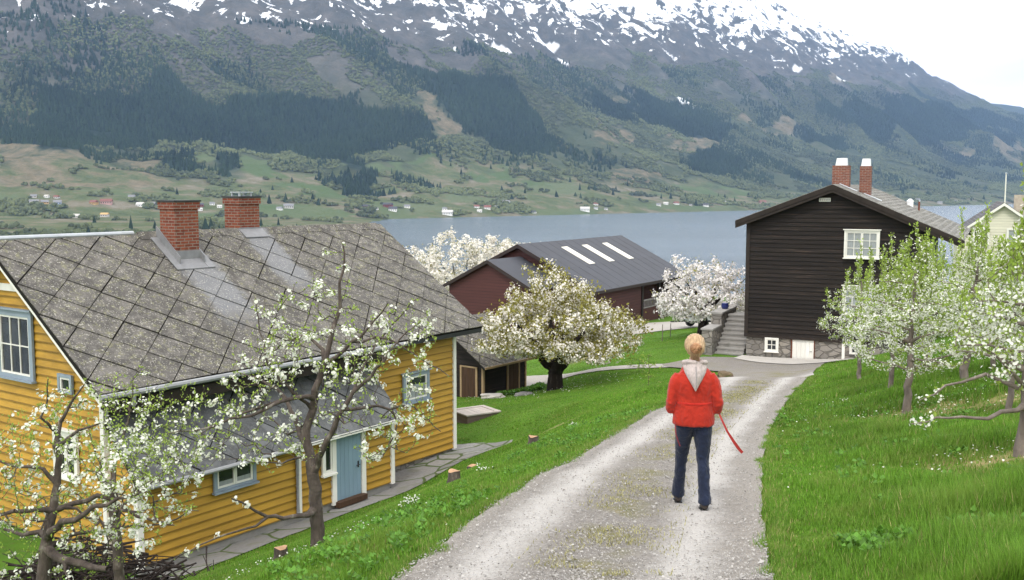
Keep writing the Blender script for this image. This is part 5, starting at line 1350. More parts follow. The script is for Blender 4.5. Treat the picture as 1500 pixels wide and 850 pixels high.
# leafy weeds along the verge and under the bank trees
def weeds(n, x0, x1, y0, y1, keep, size):
    x = rng.uniform(x0, x1, n); y = rng.uniform(y0, y1, n); ok = ~in_poly(x, y, ROADP) & keep(x, y) & (np.abs(x / y) < .56)
    for P in BARE: ok &= ~in_poly(x, y, P)
    return x[ok], y[ok], np.full(ok.sum(), size)
wx, wy, ws = (np.concatenate(q) for q in zip(
    weeds(2600, -4, 4, 6.5, 22, lambda x, y: (~right_of(x, y)) & (np.interp(y, RY, XL) - x < 1.9) & (np.interp(y, RY, XL) - x > .25) & (fbm(x, y, 1.3, 96, 3) > .52), .048),
    weeds(2600, 2.2, 6, 5.5, 9, lambda x, y: right_of(x, y) & (x > 2.4) & (fbm(x, y, .9, 97, 3) > .49), .05),
    weeds(900, 3.5, 9, 8, 20, lambda x, y: right_of(x, y) & (fbm(x, y, 1.1, 98, 3) > .57), .055),
    weeds(260, -.6, 1.3, 41.5, 43.5, lambda x, y: x > -3, .14)))
k = 9; idx = np.repeat(np.arange(len(wx)), k); m = len(idx); yaw = rng.uniform(0, 6.28, m); el = rng.uniform(.15, 1.1, m)
yv = np.stack([np.cos(yaw) * np.cos(el), np.sin(yaw) * np.cos(el), np.sin(el)], 1); xv = np.stack([-np.sin(yaw), np.cos(yaw), np.zeros(m)], 1); zv = np.cross(xv, yv)
pos = np.stack([wx[idx], wy[idx], ground_z(wx, wy)[idx] + rng.uniform(.01, .10, m)], 1) + np.stack([rng.normal(0, .03, m), rng.normal(0, .03, m), np.zeros(m)], 1)
V, F = scatter(LEAF * np.array([1.5, 1, 1]), LEAFF, pos, np.stack([xv, yv, zv], 2), ws[idx] * rng.uniform(.6, 1.3, m))
tag(np_mesh('weeds', V, F, leafy('weed_leaf', (.105, .235, .03), .4, .35, .5), tone=np.repeat(rng.random(m), len(LEAF))), kind='stuff')
# dry grass on the crown of the road
n = 15000; y = 6.5 + 24 * rng.random(n) ** 1.5; f = np.clip(rng.normal(.53, .10, n), .30, .74); x = np.interp(y, RY, XL) * (1 - f) + np.interp(y, RY, XR) * f
ok = fbm(x, y, .8, 99, 4) > .47; x, y = x[ok], y[ok]; n = len(x); yaw = rng.uniform(0, 6.28, n)
B = np.zeros((n, 3, 3)); B[:, 0, 0] = np.cos(yaw); B[:, 1, 0] = np.sin(yaw); B[:, 0, 1] = -np.sin(yaw); B[:, 1, 1] = np.cos(yaw); B[:, 2, 2] = 1
h = rng.uniform(.008, .03, n); V, F = scatter(BL, BLF, np.stack([x, y, ground_z(x, y) + .055], 1), B, np.stack([.004 + .0005 * y, h * 1.2, h], 1))
tag(np_mesh('dry_grass', V, F, leafy('dry_blade', (.30, .28, .12), .5, .3, .7), tone=np.repeat(rng.random(n), len(BL))), kind='stuff')
# loose stones
ROCK = np.array([(1, 0, 0), (.3, .9, .1), (-.8, .6, -.1), (-.9, -.5, .1), (.2, -1, 0), (.1, .1, .75), (0, 0, -.6)]); ROCKF = np.array([(0, 1, 5), (1, 2, 5), (2, 3, 5), (3, 4, 5), (4, 0, 5), (1, 0, 6), (2, 1, 6), (3, 2, 6), (4, 3, 6), (0, 4, 6)])
n = 30000; y = 6.3 + 24 * rng.random(n) ** 1.9
f = np.where(rng.random(n) < .5, rng.choice([.05, .50, .95], n, p=[.3, .4, .3]) + rng.normal(0, .09, n), rng.uniform(0, 1, n)); ok = (f > -.015) & (f < 1.0); f, y = f[ok], y[ok]; n = len(f)
x = np.interp(y, RY, XL) * (1 - f) + np.interp(y, RY, XR) * f
sz = np.exp(rng.normal(-5.35, .42, n)) * (1 + y * .012)
V, F = scatter(ROCK, ROCKF, np.stack([x, y, ground_z(x, y) + .06 + sz * .25], 1), basis_from(rng.normal(0, .35, (n, 3)) + np.array([0, 0, 1]), rng.uniform(0, 6.28, n)), np.stack([sz, sz * rng.uniform(.6, 1, n), sz * .75], 1))
tag(np_mesh('gravel', V, F, tone_mat('loose_stone', (.15, .138, .125), (.46, .44, .41)), tone=np.repeat(rng.beta(2, 2, n), len(ROCK))), kind='stuff')

# ------------------------------------------------------------------ small things about the farm
def stump(label, px, Y, r, h, sd):
    rr = random.Random(sd); X = px; Z = gz(X, Y)
    t = thing('tree_stump', label, 'stump', (X, Y, Z), rr.uniform(0, 6), 'sawn plum stumps on the lawn')
    n = 14; k = MB(); w = [1 + rr.uniform(-.12, .12) for _ in range(n)]; ti = rr.uniform(-.02, .02)
    lv = [(-.1, 1.45), (.0, 1.25), (h * .35, 1.05), (h, 1.0)]
    vs = [(math.cos(2 * math.pi * j / n) * r * s * w[j], math.sin(2 * math.pi * j / n) * r * s * w[j], z + (ti * math.cos(j) if z == h else 0)) for z, s in lv for j in range(n)]
    k.add(vs, [(i * n + j, i * n + (j + 1) % n, (i + 1) * n + (j + 1) % n, (i + 1) * n + j) for i in range(3) for j in range(n)])
    k.build('bark', BARK, t, True)
    k = MB(); k.add([(p[0] * .985, p[1] * .985, p[2] + .002) for p in vs[-n:]] + [(0, 0, h + .006)], [(j, (j + 1) % n, n) for j in range(n)]); k.build('cut_face', CUTWOOD, t)
stump('freshly sawn stump on the lawn beside the old plum tree trunk', -2.93, 12.6, .082, .15, 1)
stump('wide pale topped stump between the house corner and the gravel road', -.97, 16.9, .105, .19, 2)
stump('greyish stump on the verge nearest the dark outbuilding', .41, 19.3, .095, .16, 3)
stump('low dark stump at the edge of the flagstones by the house corner', -.95, 24.0, .13, .12, 4)
# wooden cover on the lawn
hx_, hy_ = -1.25, 34.4; hz_ = gz(hx_, hy_)
t = thing('well_cover', 'low weathered wooden box with a panelled lid on the lawn beyond the yellow house', 'cover', (hx_, hy_, hz_), R(33))
HCM = mat('bleached_boards', (.40, .35, .31), .85, .2, 2, None, (6, .5, 1), .3)
k = MB(); k.box(-.62, .62, -.52, .52, -.3, .24); k.build('box', mat('aged_boards', (.15, .11, .09), .85, .3, 2, None, (.5, .5, 8), .4), t)
k = MB()
for j in range(5): k.box(-.5 + j * .2 + .004, -.5 + (j + 1) * .2 - .004, -.42, .42, .243, .268, 0, random.random())
li = k.build('lid', HCM, t)
k = MB(); k.box(-.68, .68, -.58, -.43, .243, .285); k.box(-.68, .68, .43, .58, .243, .285); k.box(-.68, -.51, -.428, .428, .243, .284); k.box(.51, .68, -.428, .428, .243, .284); k.build('rim', HCM, li)
def rock(name, label, cat, x, y, sx, sy, sz, sd, m=CONCRETE, group=None, sink=.3):
    r = np.random.default_rng(sd); bm = bmesh.new(); bmesh.ops.create_icosphere(bm, subdivisions=3, radius=1)
    for v in bm.verts:
        c = np.array(v.co); d = 1 + .22 * math.sin(c[0] * 3 + sd) * math.cos(c[1] * 4 + sd) + .1 * math.sin(c[2] * 7 + c[0] * 5) + r.normal(0, .02)
        v.co = (c[0] * sx * d, c[1] * sy * d, max(-.6, min(.72, c[2] * d)) * sz)
    me = bpy.data.meshes.new(name); bm.to_mesh(me); bm.free(); me.materials.append(m)
    o = bpy.data.objects.new(name, me); C.objects.link(o); o.location = (x, y, gz(x, y) + sz * (1 - sink) * .5); o.rotation_euler = (0, 0, sd)
    return tag(o, label, cat, group)
rock('flat_stone', 'flat pale stone lying before the outbuilding corner', 'stone', -.75, 40.4, .48, .28, .16, 3, SLABGRAVEL)
rock('flat_stone', 'smaller grey slab in the grass under the cherry tree side of the outbuilding', 'stone', .45, 40.2, .42, .3, .1, 4)
SOIL = mat('clod_soil', (.15, .11, .07), .95, .4, 6, (.10, .12, .04), (1, 1, 1), .8, .1)
rock('soil_heap', 'small brown clod heap on the grass tip where path meets road', 'clod', 7.35, 34.9, .30, .25, .22, 5, SOIL)
rock('soil_heap', 'lower grassy clod next to the brown clod heap at the road edge', 'clod', 6.85, 35.3, .35, .25, .14, 6, SOIL)
# garden stakes and saplings on the middle lawn
for px, yy, hh, lb in ((972, 53, .9, 'thin grey stake on the lawn before the gravel yard'), (984, 56, .75, 'slighter stake farther back on the lawn near the gravel yard')):
    xx = (px - 750) / 1500 * yy; k = MB(); k.tube([(0, 0, -.2), (.02, 0, hh)], [.025, .02], 6)
    k.tube([(0, 0, hh * .5), (.09, .02, hh * .62)], .012, 5)
    tag(k.build('stake', mat('grey_stake', (.16, .14, .12), .9), None, False, (xx, yy, gz(xx, yy))), lb, 'stake')
rng = np.random.default_rng(9)
for px, yy, hh, lb in ((952, 30, 1.0, 'leggy green sapling on the road bank left of the walking woman'), (938, 41, .7, 'small pale sapling by the footpath edge')):
    xx = (px - 750) / 1500 * yy; t = thing('sapling', lb, 'plant', (xx, yy, gz(xx, yy)))
    s = Skel(); s.limb([(0, 0, -.05), (.03, 0, hh * .5), (.0, .02, hh)], -1, .012, .005, .1, .01)
    s.fill(np.stack([rng.normal(0, .22, 30), rng.normal(0, .2, 30), rng.uniform(.3, 1.1, 30) * hh], 1), .1, .1, 0, .003); s.wood('stem', BARK, t, 5)
    lp, ld = s.spots(150, .1); cl, _ = s.spots(6, .1); crown_mesh(t, np.array([0, 0, hh * .5]), cl, 2, .02, .03, (lp, unit(ld)), .06, name='leaves')
# heap of cut branches at the lower corner
bx, by = -7.5, 17.2
t = thing('brush_pile', 'dark heap of cut branches under the plum trees by the yellow gable', 'brush pile', (bx, by, gz(bx, by)))
rr = random.Random(8); k = MB()
for j in range(420):
    a = rr.uniform(0, 6.28); L = rr.uniform(.5, 1.9); c = Vector((rr.gauss(0, 1.15), rr.gauss(0, .7), 0)); c.z = max(.05, 1.35 - c.length * .6) * rr.uniform(.15, 1); el = rr.uniform(-.3, .45)
    dv = Vector((math.cos(a) * math.cos(el), math.sin(a) * math.cos(el), math.sin(el))) * L / 2
    k.tube([c - dv, c + Vector((rr.gauss(0, .06), rr.gauss(0, .06), .05)), c + dv], [rr.uniform(.012, .03), .014, .006], 5, 0, .5, False)
k.build('branches', DARKBARK, t)
# trailer by the barn yard
tx, ty = 11.2, 61.5
t = thing('trailer', 'small trailer under a pale tarpaulin behind the white cherry tree trunk', 'trailer', (tx, ty, gz(tx, ty)), R(20))
k = MB(); prof = [(-.9, .55), (-.95, .95), (-.5, 1.28), (.5, 1.28), (.95, .95), (.9, .55)]
k.prism([(a, -.8, b) for a, b in prof][::-1], (0, 1.6, 0)); k.build('tarpaulin', mat('pale_tarp', (.50, .51, .52), .6, .15, 2), t)
k = MB(); k.box(-.88, .88, -.75, .75, .42, .56); k.tube([(-.88, 0, .46), (-1.8, 0, .46)], .04, 6); k.build('chassis', BLACK, t)
for s in (-1, 1):
    k = MB(); k.tube([(0, s * .74, .3), (0, s * .9, .3)], .3, 16); wo = k.build('wheel', BLACK, t)
    k = MB(); k.tube([(0, s * .88, .3), (0, s * .915, .3)], .15, 12); k.build('rim', ZINC, wo)
# white spring flowers in the verge
def flower_clump(label, X, Y, sd):
    r = np.random.default_rng(sd); t = thing('flower_clump', label, 'flowers', (X, Y, gz(X, Y)), 0, 'white flower clumps in the verge')
    k = MB(); tops = []
    for j in range(9):
        p = r.normal(0, .06, 2); h = r.uniform(.07, .14); k.tube([(p[0] * .3, p[1] * .3, -.02), (p[0], p[1], h)], .0035, 4, 0, .5, False); tops.append((p[0], p[1], h))
    k.build('stems', plain('stem_green', (.07, .14, .03)), t)
    tops = np.array(tops).repeat(3, 0) + r.normal(0, .018, (27, 3)); V, F = scatter(PET, PETF, tops, basis_from(r.normal(0, .5, (27, 3)) + np.array([0, -.3, 1]), r.uniform(0, 6, 27)), np.full(27, .011))
    np_mesh('blossoms', V, F, PETAL, tone=np.repeat(r.random(27), len(PET)), parent=t)
for j, (px, py, dd, lb) in enumerate(((600, 733, 13.2, 'white flower clump in the verge uphill of the house corner'), (705, 690, 16, 'white flower clump just past the wide pale stump'), (842, 612, 21, 'white flower clump by the road edge, farthest up the verge'), (590, 742, 12.8, 'smaller white flower clump lowest in the verge'), (1245, 585, 20, 'white flower clump on the grass bank beside the road bend'))):
    flower_clump(lb, (px - 750) / 1500 * dd, dd, 60 + j)

# ------------------------------------------------------------------ the walking woman
def loft(bm, rings, n=20):
    """rings: (centre, rx, ry) or (centre, rx, ry, axis) closed tube with rounded ends"""
    vs = []
    for i, q in enumerate(rings):
        c, rx, ry = Vector(q[0]), q[1], q[2]
        if len(q) > 3: t = Vector(q[3]).normalized()
        else: t = (Vector(rings[min(i + 1, len(rings) - 1)][0]) - Vector(rings[max(i - 1, 0)][0])).normalized()
        a = Vector((1, 0, 0)) - t * t.x
        if a.length < .2: a = Vector((0, 1, 0)) - t * t.y
        a.normalize(); b = t.cross(a)
        vs.append([bm.verts.new(c + a * rx * math.cos(2 * math.pi * j / n) + b * ry * math.sin(2 * math.pi * j / n)) for j in range(n)])
    for i in range(len(vs) - 1):
        for j in range(n): bm.faces.new((vs[i][j], vs[i][(j + 1) % n], vs[i + 1][(j + 1) % n], vs[i + 1][j]))
    bm.faces.new(vs[0][::-1]); bm.faces.new(vs[-1])
def blob(bm, c, r, M=None):
    g = bmesh.ops.create_uvsphere(bm, u_segments=20, v_segments=14, radius=1)
    for v in g['verts']: v.co = Vector((v.co.x * r[0], v.co.y * r[1], v.co.z * r[2])); v.co = (M @ v.co if M else v.co) + Vector(c)
def fused(name, bm, m, parent, voxel=.008, smooth=6):
    bmesh.ops.recalc_face_normals(bm, faces=bm.faces)
    me = bpy.data.meshes.new(name + '_raw'); bm.to_mesh(me); bm.free()
    o = bpy.data.objects.new(name + '_raw', me); C.objects.link(o)
    r = o.modifiers.new('r', 'REMESH'); r.mode = 'VOXEL'; r.voxel_size = voxel; r.use_smooth_shade = True
    if smooth: q = o.modifiers.new('s', 'SMOOTH'); q.iterations = smooth; q.factor = .5
    dg = bpy.context.evaluated_depsgraph_get(); ev = o.evaluated_get(dg); me2 = bpy.data.meshes.new_from_object(ev); me2.name = name
    bpy.data.objects.remove(o); bpy.data.meshes.remove(me)
    me2.materials.clear(); me2.materials.append(m); me2.polygons.foreach_set('use_smooth', [True] * len(me2.polygons))
    o = bpy.data.objects.new(name, me2); C.objects.link(o)
    if parent: o.parent = parent
    return o
def cloth_mat(name, col, fold_scale, fold=.5, var=.2, stretch=(1, 1, 1)):
    m = bpy.data.materials.new(name); n, l, b = nodes_of(m); v = mapped(n, l, coord(n), stretch)
    f = noise_node(n, l, v, fold_scale, 3, .5, 1.2); g = noise_node(n, l, coord(n), 180, 2, .6)
    l.new(ramp(n, l, math_node(n, l, 'ADD', math_node(n, l, 'MULTIPLY', f, .6), math_node(n, l, 'MULTIPLY', g, .4)), [(.3, tuple(c * (1 - var) for c in col)), (.7, tuple(c * (1 + var) for c in col))]), b.inputs['Base Color'])
    b.inputs['Roughness'].default_value = .85; b.inputs['Specular IOR Level'].default_value = .15; b.inputs['Sheen Weight'].default_value = .15
    bump(n, l, b, math_node(n, l, 'ADD', f, math_node(n, l, 'MULTIPLY', g, .08)), fold, .03)
    return m
SKIN = plain('skin', (.52, .33, .25), .55, .35)
PXw, PYw = (1021 - 750) / 1500 * 9.45, 9.45
PZw = gz(PXw + .1, PYw - .02) + .055
GS = -.14                                            # the road falls away in front of her
fl_ = lambda y: GS * y
FL, FR = (-.118, .27), (.100, -.14)                    # heels: front (her left) and rear (her right) foot
bm = bmesh.new()
loft(bm, [((0, .0, .80), .13, .09), ((0, 0, .90), .145, .10), ((0, 0, 1.0), .125, .085), ((0, 0, 1.1), .13, .09), ((0, 0, 1.19), .14, .095), ((0, 0, 1.25), .115, .08), ((0, .005, 1.31), .07, .06), ((0, .01, 1.36), .052, .054), ((0, .02, 1.42), .05, .052)])
blob(bm, (0, .035, 1.53), (.077, .094, .106))                       # skull
blob(bm, (0, .085, 1.475), (.05, .052, .055))                        # jaw and chin
loft(bm, [((0, .118, 1.55), .010, .010), ((0, .142, 1.52), .014, .014), ((0, .128, 1.505), .016, .012)], 10)   # nose
for s in (-1, 1):
    blob(bm, (s * .080, .03, 1.525), (.010, .022, .032)); blob(bm, (s * .032, .118, 1.548), (.017, .012, .010)); blob(bm, (s * .016, .126, 1.478), (.02, .010, .007))
    hip, kn, an = ((s * .085, 0, .84), (s * .098, .155, .45), (s * .118, .27, .06 + fl_(.27))) if s < 0 else ((.085, 0, .84), (.090, -.0, .45), (.100, -.14, .06 + fl_(-.14)))
    loft(bm, [(hip, .078, .085), ((hip[0] * .6 + kn[0] * .4, hip[1] * .6 + kn[1] * .4, .68), .066, .07), (kn, .047, .052), ((kn[0] * .6 + an[0] * .4, kn[1] * .6 + an[1] * .4 - .02, .30), .046, .052), (an, .031, .035)], 14)
    loft(bm, [(an, .03, .033, (0, 1, -.3)), ((an[0], an[1] + .08, an[2] - .03), .034, .025, (0, 1, -.2)), ((an[0], an[1] + .15, an[2] - .045), .034, .015, (0, 1, -.1))], 12)
    loft(bm, [((s * .12, 0, 1.225), .044, .048), ((s * .172, -.015, 1.14), .038, .042), ((s * .215, -.036, .995), .034, .038), ((s * .17, .09, .965), .034, .034), ((s * .085, .21, .955), .022, .026)], 12)
    # the hand: palm, four unequal bent fingers, thumb from the side, closed on the lead
    w = Vector((s * .085, .21, .955)); d = Vector((-s * .62, .72, -.1)).normalized(); sd_ = Vector((0, 0, 1)); pn = d.cross(sd_) * s
    loft(bm, [(w, .024, .020), (w + d * .04, .036, .018), (w + d * .085, .036, .017)], 12)
    for j, L in enumerate((.068, .076, .070, .055)):
        b0 = w + d * .08 + sd_ * (.027 - .018 * j); c0 = b0 + d * L * .4 - pn * .004; c1 = c0 + (d * .3 - pn * .8) * L * .4; c2 = c1 + (-d * .6 - pn * .5) * L * .3
        loft(bm, [(b0 - d * .02, .0085, .0085), (b0, .0088, .0088), (c0, .0082, .0082), (c1, .0075, .0075), (c2, .0062, .0062)], 8)
    loft(bm, [(w + d * .025 + sd_ * .025, .011, .011), (w + d * .05 + sd_ * .05 - pn * .015, .0105, .0105), (w + d * .075 + sd_ * .052 - pn * .035, .0085, .0085)], 8)
Pn = fused('person', bm, SKIN, None, .0058, 3)
Pn.location = (PXw, PYw, PZw); Pn.rotation_euler = (0, 0, R(-6))
tag(Pn, 'woman in a red jacket and dark jeans walking away along the gravel road', 'person')
JACKET = cloth_mat('red_wool', (.36, .024, .012), 8, .9, .16, (1.2, 1.2, .7))
bm = bmesh.new()
loft(bm, [((0, 0, .785), .192, .130, (0, 0, 1)), ((0, 0, .80), .200, .138, (0, 0, 1)), ((0, 0, .88), .192, .135, (0, 0, 1)), ((0, .0, .965), .176, .122, (0, 0, 1)), ((0, 0, 1.0), .172, .117, (0, 0, 1)), ((0, 0, 1.05), .175, .120, (0, 0, 1)), ((0, 0, 1.14), .190, .128, (0, 0, 1)), ((0, 0, 1.20), .190, .128, (0, 0, 1)), ((0, 0, 1.25), .172, .118, (0, 0, 1)), ((0, 0, 1.30), .135, .098, (0, 0, 1)), ((0, .005, 1.345), .085, .075, (0, 0, 1))], 28)
for s in (-1, 1):
    loft(bm, [((s * .128, 0, 1.245), .066, .072), ((s * .172, -.010, 1.185), .063, .070), ((s * .200, -.026, 1.09), .056, .062), ((s * .220, -.04, .99), .046, .056), ((s * .218, -.012, .935), .044, .052), ((s * .182, .07, .935), .045, .048), ((s * .13, .155, .955), .042, .044), ((s * .095, .20, .957), .040, .040)], 16)
jk = fused('jacket', bm, JACKET, Pn, .0085, 7)
def crease(o, amp, sx, sz, seed):
    me = o.data; n = len(me.vertices); co = np.empty(n * 3, np.float32); me.vertices.foreach_get('co', co); co = co.reshape(-1, 3); no = np.empty(n * 3, np.float32); me.vertices.foreach_get('normal', no); no = no.reshape(-1, 3)
    a = np.arctan2(co[:, 1], co[:, 0]); f = (fbm(co[:, 0] + co[:, 1] * .6 + 3, co[:, 2] + .5 * co[:, 0], sx, seed, 3, .5, True) - .55) + .7 * (fbm(co[:, 0] * .5 + 7 + co[:, 1], co[:, 2] * 1.0, sz, seed + 1, 3) - .5)
    co += no * (amp * f)[:, None]; me.vertices.foreach_set('co', co.ravel()); me.update()
crease(jk, .014, .11, .05, 301)
bm = bmesh.new(); loft(bm, [((0, 0, .985), .179, .124, (0, 0, 1)), ((0, 0, 1.0), .181, .126, (0, 0, 1)), ((0, 0, 1.012), .179, .124, (0, 0, 1))], 30); fused('belt_seam', bm, cloth_mat('dark_red_wool', (.42, .02, .012), 12, .4), jk, .006, 1)
JEANS = cloth_mat('indigo_denim', (.0125, .018, .038), 11, .8, .35, (1, 1, .55))
bm = bmesh.new()
loft(bm, [((0, 0, .76), .150, .108, (0, 0, 1)), ((0, -.005, .82), .165, .118, (0, 0, 1)), ((0, 0, .90), .155, .108, (0, 0, 1)), ((0, 0, .96), .142, .10, (0, 0, 1))], 24)
for s, kn, an in ((-1, (-.098, .155, .45), (-.120, .27, .085 + fl_(.27))), (1, (.090, -.0, .45), (.102, -.14, .085 + fl_(-.14)))):
    h = Vector((s * .080, 0, .80)); kn, an = Vector(kn), Vector(an)
    loft(bm, [(h, .092, .104), (h.lerp(kn, .3), .086, .094), (h.lerp(kn, .65), .070, .076), (kn, .057, .064), (kn.lerp(an, .35) + Vector((0, -.018, 0)), .053, .064), (kn.lerp(an, .75), .054, .062), (an + Vector((0, 0, .0)), .061, .072), (an + Vector((0, .005, -.025)), .063, .075)], 18)
tr = fused('trousers', bm, JEANS, Pn, .0085, 4)
crease(tr, .014, .08, .045, 311)
SHOE = plain('dark_brown_leather', (.030, .022, .018), .5, .4)
for s, (x, y) in ((-1, FL), (1, FR)):
    bm = bmesh.new(); z = fl_(y); pit = (0, 1, GS)
    loft(bm, [((x, y - .055, z + .035), .030, .026, pit), ((x, y - .03, z + .05), .040, .046, pit), ((x, y + .03, z + .045), .040, .042, pit), ((x, y + .10, z + .028), .045, .030, pit), ((x, y + .155, z + .015), .042, .020, pit), ((x, y + .185, z + .010), .026, .014, pit)], 18)
    sh = fused('shoe', bm, SHOE, Pn, .006, 2)
    k = MB(); k.prism([(x - .036, y - .06, z + .004), (x + .036, y - .06, z + .004), (x + .046, y + .09, z + GS * .13 + .006), (x + .03, y + .17, z + GS * .2 + .008), (x - .03, y + .17, z + GS * .2 + .008), (x - .046, y + .09, z + GS * .13 + .006)], (0, 0, -.018)); k.build('sole', BLACK, sh)
# hair: a cap drawn back to a coiled bun
HAIR = mat('strawberry_blond_hair', (.44, .29, .16), .5, .4, 34, (.55, .40, .25), (3, 1, .5), .5, .4, 120)
bm = bmesh.new()
blob(bm, (0, .022, 1.538), (.098, .108, .106)); blob(bm, (0, -.03, 1.515), (.088, .075, .085)); loft(bm, [((0, -.028, 1.50), .06, .045), ((0, -.03, 1.43), .045, .035), ((0, -.02, 1.385), .03, .026)], 16)
hr = fused('hair', bm, HAIR, Pn, .006, 5)
for v in hr.data.vertices:                                            # keep the face free
    if v.co.y > .085: v.co.y = .085 + (v.co.y - .085) * .15
    v.co += v.normal * .0022 * math.sin(v.co.x * 260)
k = MB()
for j, (ra, rb, h0) in enumerate(((.036, .020, 0), (.017, .018, .014))):
    pts = [(ra * math.cos(a), -.112 - h0 - .006 * math.sin(3 * a), 1.522 + ra * math.sin(a) * .95) for a in [2 * math.pi * q / 20 for q in range(21)]]
    k.tube(pts, rb, 10)
for j in range(7):
    a = j * .9; k.tube([(.05 * math.cos(a), -.09, 1.522 + .05 * math.sin(a)), (.03 * math.cos(a + .8), -.135, 1.522 + .03 * math.sin(a + .8)), (.005 * math.cos(a + 2), -.142, 1.522)], [.008, .009, .004], 6)
for j in range(6): k.tube([(-.03 + .012 * j, -.07, 1.44), (-.035 + .014 * j, -.074, 1.40), (-.02 + .008 * j, -.066, 1.365)], [.004, .003, .001], 5)
k.build('bun', mat('bun_hair', (.33, .165, .075), .5, .4, 30, (.44, .26, .13), (1, 1, 1), .8, .4, 80), hr, True)
# pale hood lying on her back
bm = bmesh.new()
hood = [(1.385, .068, -.060), (1.355, .098, -.095), (1.315, .112, -.132), (1.27, .098, -.156), (1.22, .070, -.165), (1.17, .038, -.166), (1.13, .012, -.160)]
rows, inn = [], []
for z, hw, y in hood:
    inn.append([bm.verts.new((hw * u * .96, y + .105 * (abs(u) ** 2.2) * (hw / .128) + .035, z + .02 * abs(u) ** 2)) for u in np.linspace(-1, 1, 17)])
    rows.append([bm.verts.new((hw * u, y + .105 * (abs(u) ** 2.2) * (hw / .128) - .022 * (1 - abs(u)) * (z < 1.37), z + .02 * abs(u) ** 2)) for u in np.linspace(-1, 1, 17)])
for i in range(len(rows) - 1):
    for j in range(16): bm.faces.new((rows[i][j], rows[i][j + 1], rows[i + 1][j + 1], rows[i + 1][j]))
for i in range(len(rows) - 1):
    for j in range(16): bm.faces.new((inn[i][j + 1], inn[i][j], inn[i + 1][j], inn[i + 1][j + 1]))
    bm.faces.new((rows[i][0], rows[i + 1][0], inn[i + 1][0], inn[i][0])); bm.faces.new((rows[i + 1][16], rows[i][16], inn[i][16], inn[i + 1][16]))
for j in range(16): bm.faces.new((rows[0][j + 1], rows[0][j], inn[0][j], inn[0][j + 1])); bm.faces.new((rows[-1][j], rows[-1][j + 1], inn[-1][j + 1], inn[-1][j]))
loft(bm, [((-.085, .03, 1.36), .024, .024), ((-.098, -.02, 1.378), .026, .024), ((-.06, -.062, 1.39), .026, .022), ((0, -.075, 1.385), .026, .022), ((.06, -.062, 1.39), .026, .022), ((.098, -.02, 1.378), .026, .024), ((.085, .03, 1.36), .024, .024)], 12)
hd = fused('hood', bm, cloth_mat('pale_pink_jersey', (.43, .365, .34), 14, .8, .12, (2.5, 1, .5)), Pn, .006, 4)
k = MB(); k.tube([(0, -.150, 1.36), (.004, -.200, 1.27), (.0, -.206, 1.18)], .005, 6); k.build('hood_seam', cloth_mat('grey_jersey', (.26, .24, .23), 9), hd)
# the lead: round behind her hands, one end swinging out, one loop at her side
LEASH = mat('red_webbing', (.36, .03, .025), .6, .2, 8, None, (1, 1, 1), .2, .3)
ls = thing('dog_lead', 'red webbing dog lead swinging out beside the walking woman in the red jacket', 'dog lead', (PXw, PYw, PZw), R(-6))
k = MB()
def strap(pts, wd, th=.004):
    pts = [Vector(p) for p in pts]
    for i in range(len(pts) - 1):
        a, b = pts[i], pts[i + 1]; d = (b - a).normalized(); s_ = d.cross(Vector((0, 1, 0))).normalized(); n_ = d.cross(s_); w0, w1 = (wd[i], wd[i + 1]) if not isinstance(wd, float) else (wd, wd)
        k.prism([a - s_ * w0, a + s_ * w0, b + s_ * w1, b - s_ * w1], n_ * th)
strap([(.05, .285, .95), (.14, .22, .945), (.205, .10, .945), (.22, .0, .92), (.255, -.05, .84), (.30, -.06, .745), (.355, -.055, .655), (.405, -.045, .585), (.45, -.04, .535)], [.007, .007, .007, .007, .007, .008, .010, .013, .014])
strap([(.225, .004, .915), (.262, -.042, .835), (.31, -.05, .735), (.37, -.045, .645), (.42, -.036, .575), (.45, -.04, .535)], [.006, .006, .007, .009, .010, .010])
k.build('strap', LEASH, ls)
k = MB(); strap([(-.05, .285, .95), (-.12, .17, .90), (-.165, .02, .84), (-.178, -.105, .80), (-.172, -.125, .72), (-.150, -.12, .65), (-.130, -.105, .60)], .0055)
k.build('hanging_end', mat('dark_red_webbing', (.17, .025, .03), .6, .2, 8), ls)
k = MB(); k.tube([(.05, .29, .95), (0, .30, .945), (-.05, .29, .95)], .008, 6); k.build('grip', LEASH, ls)

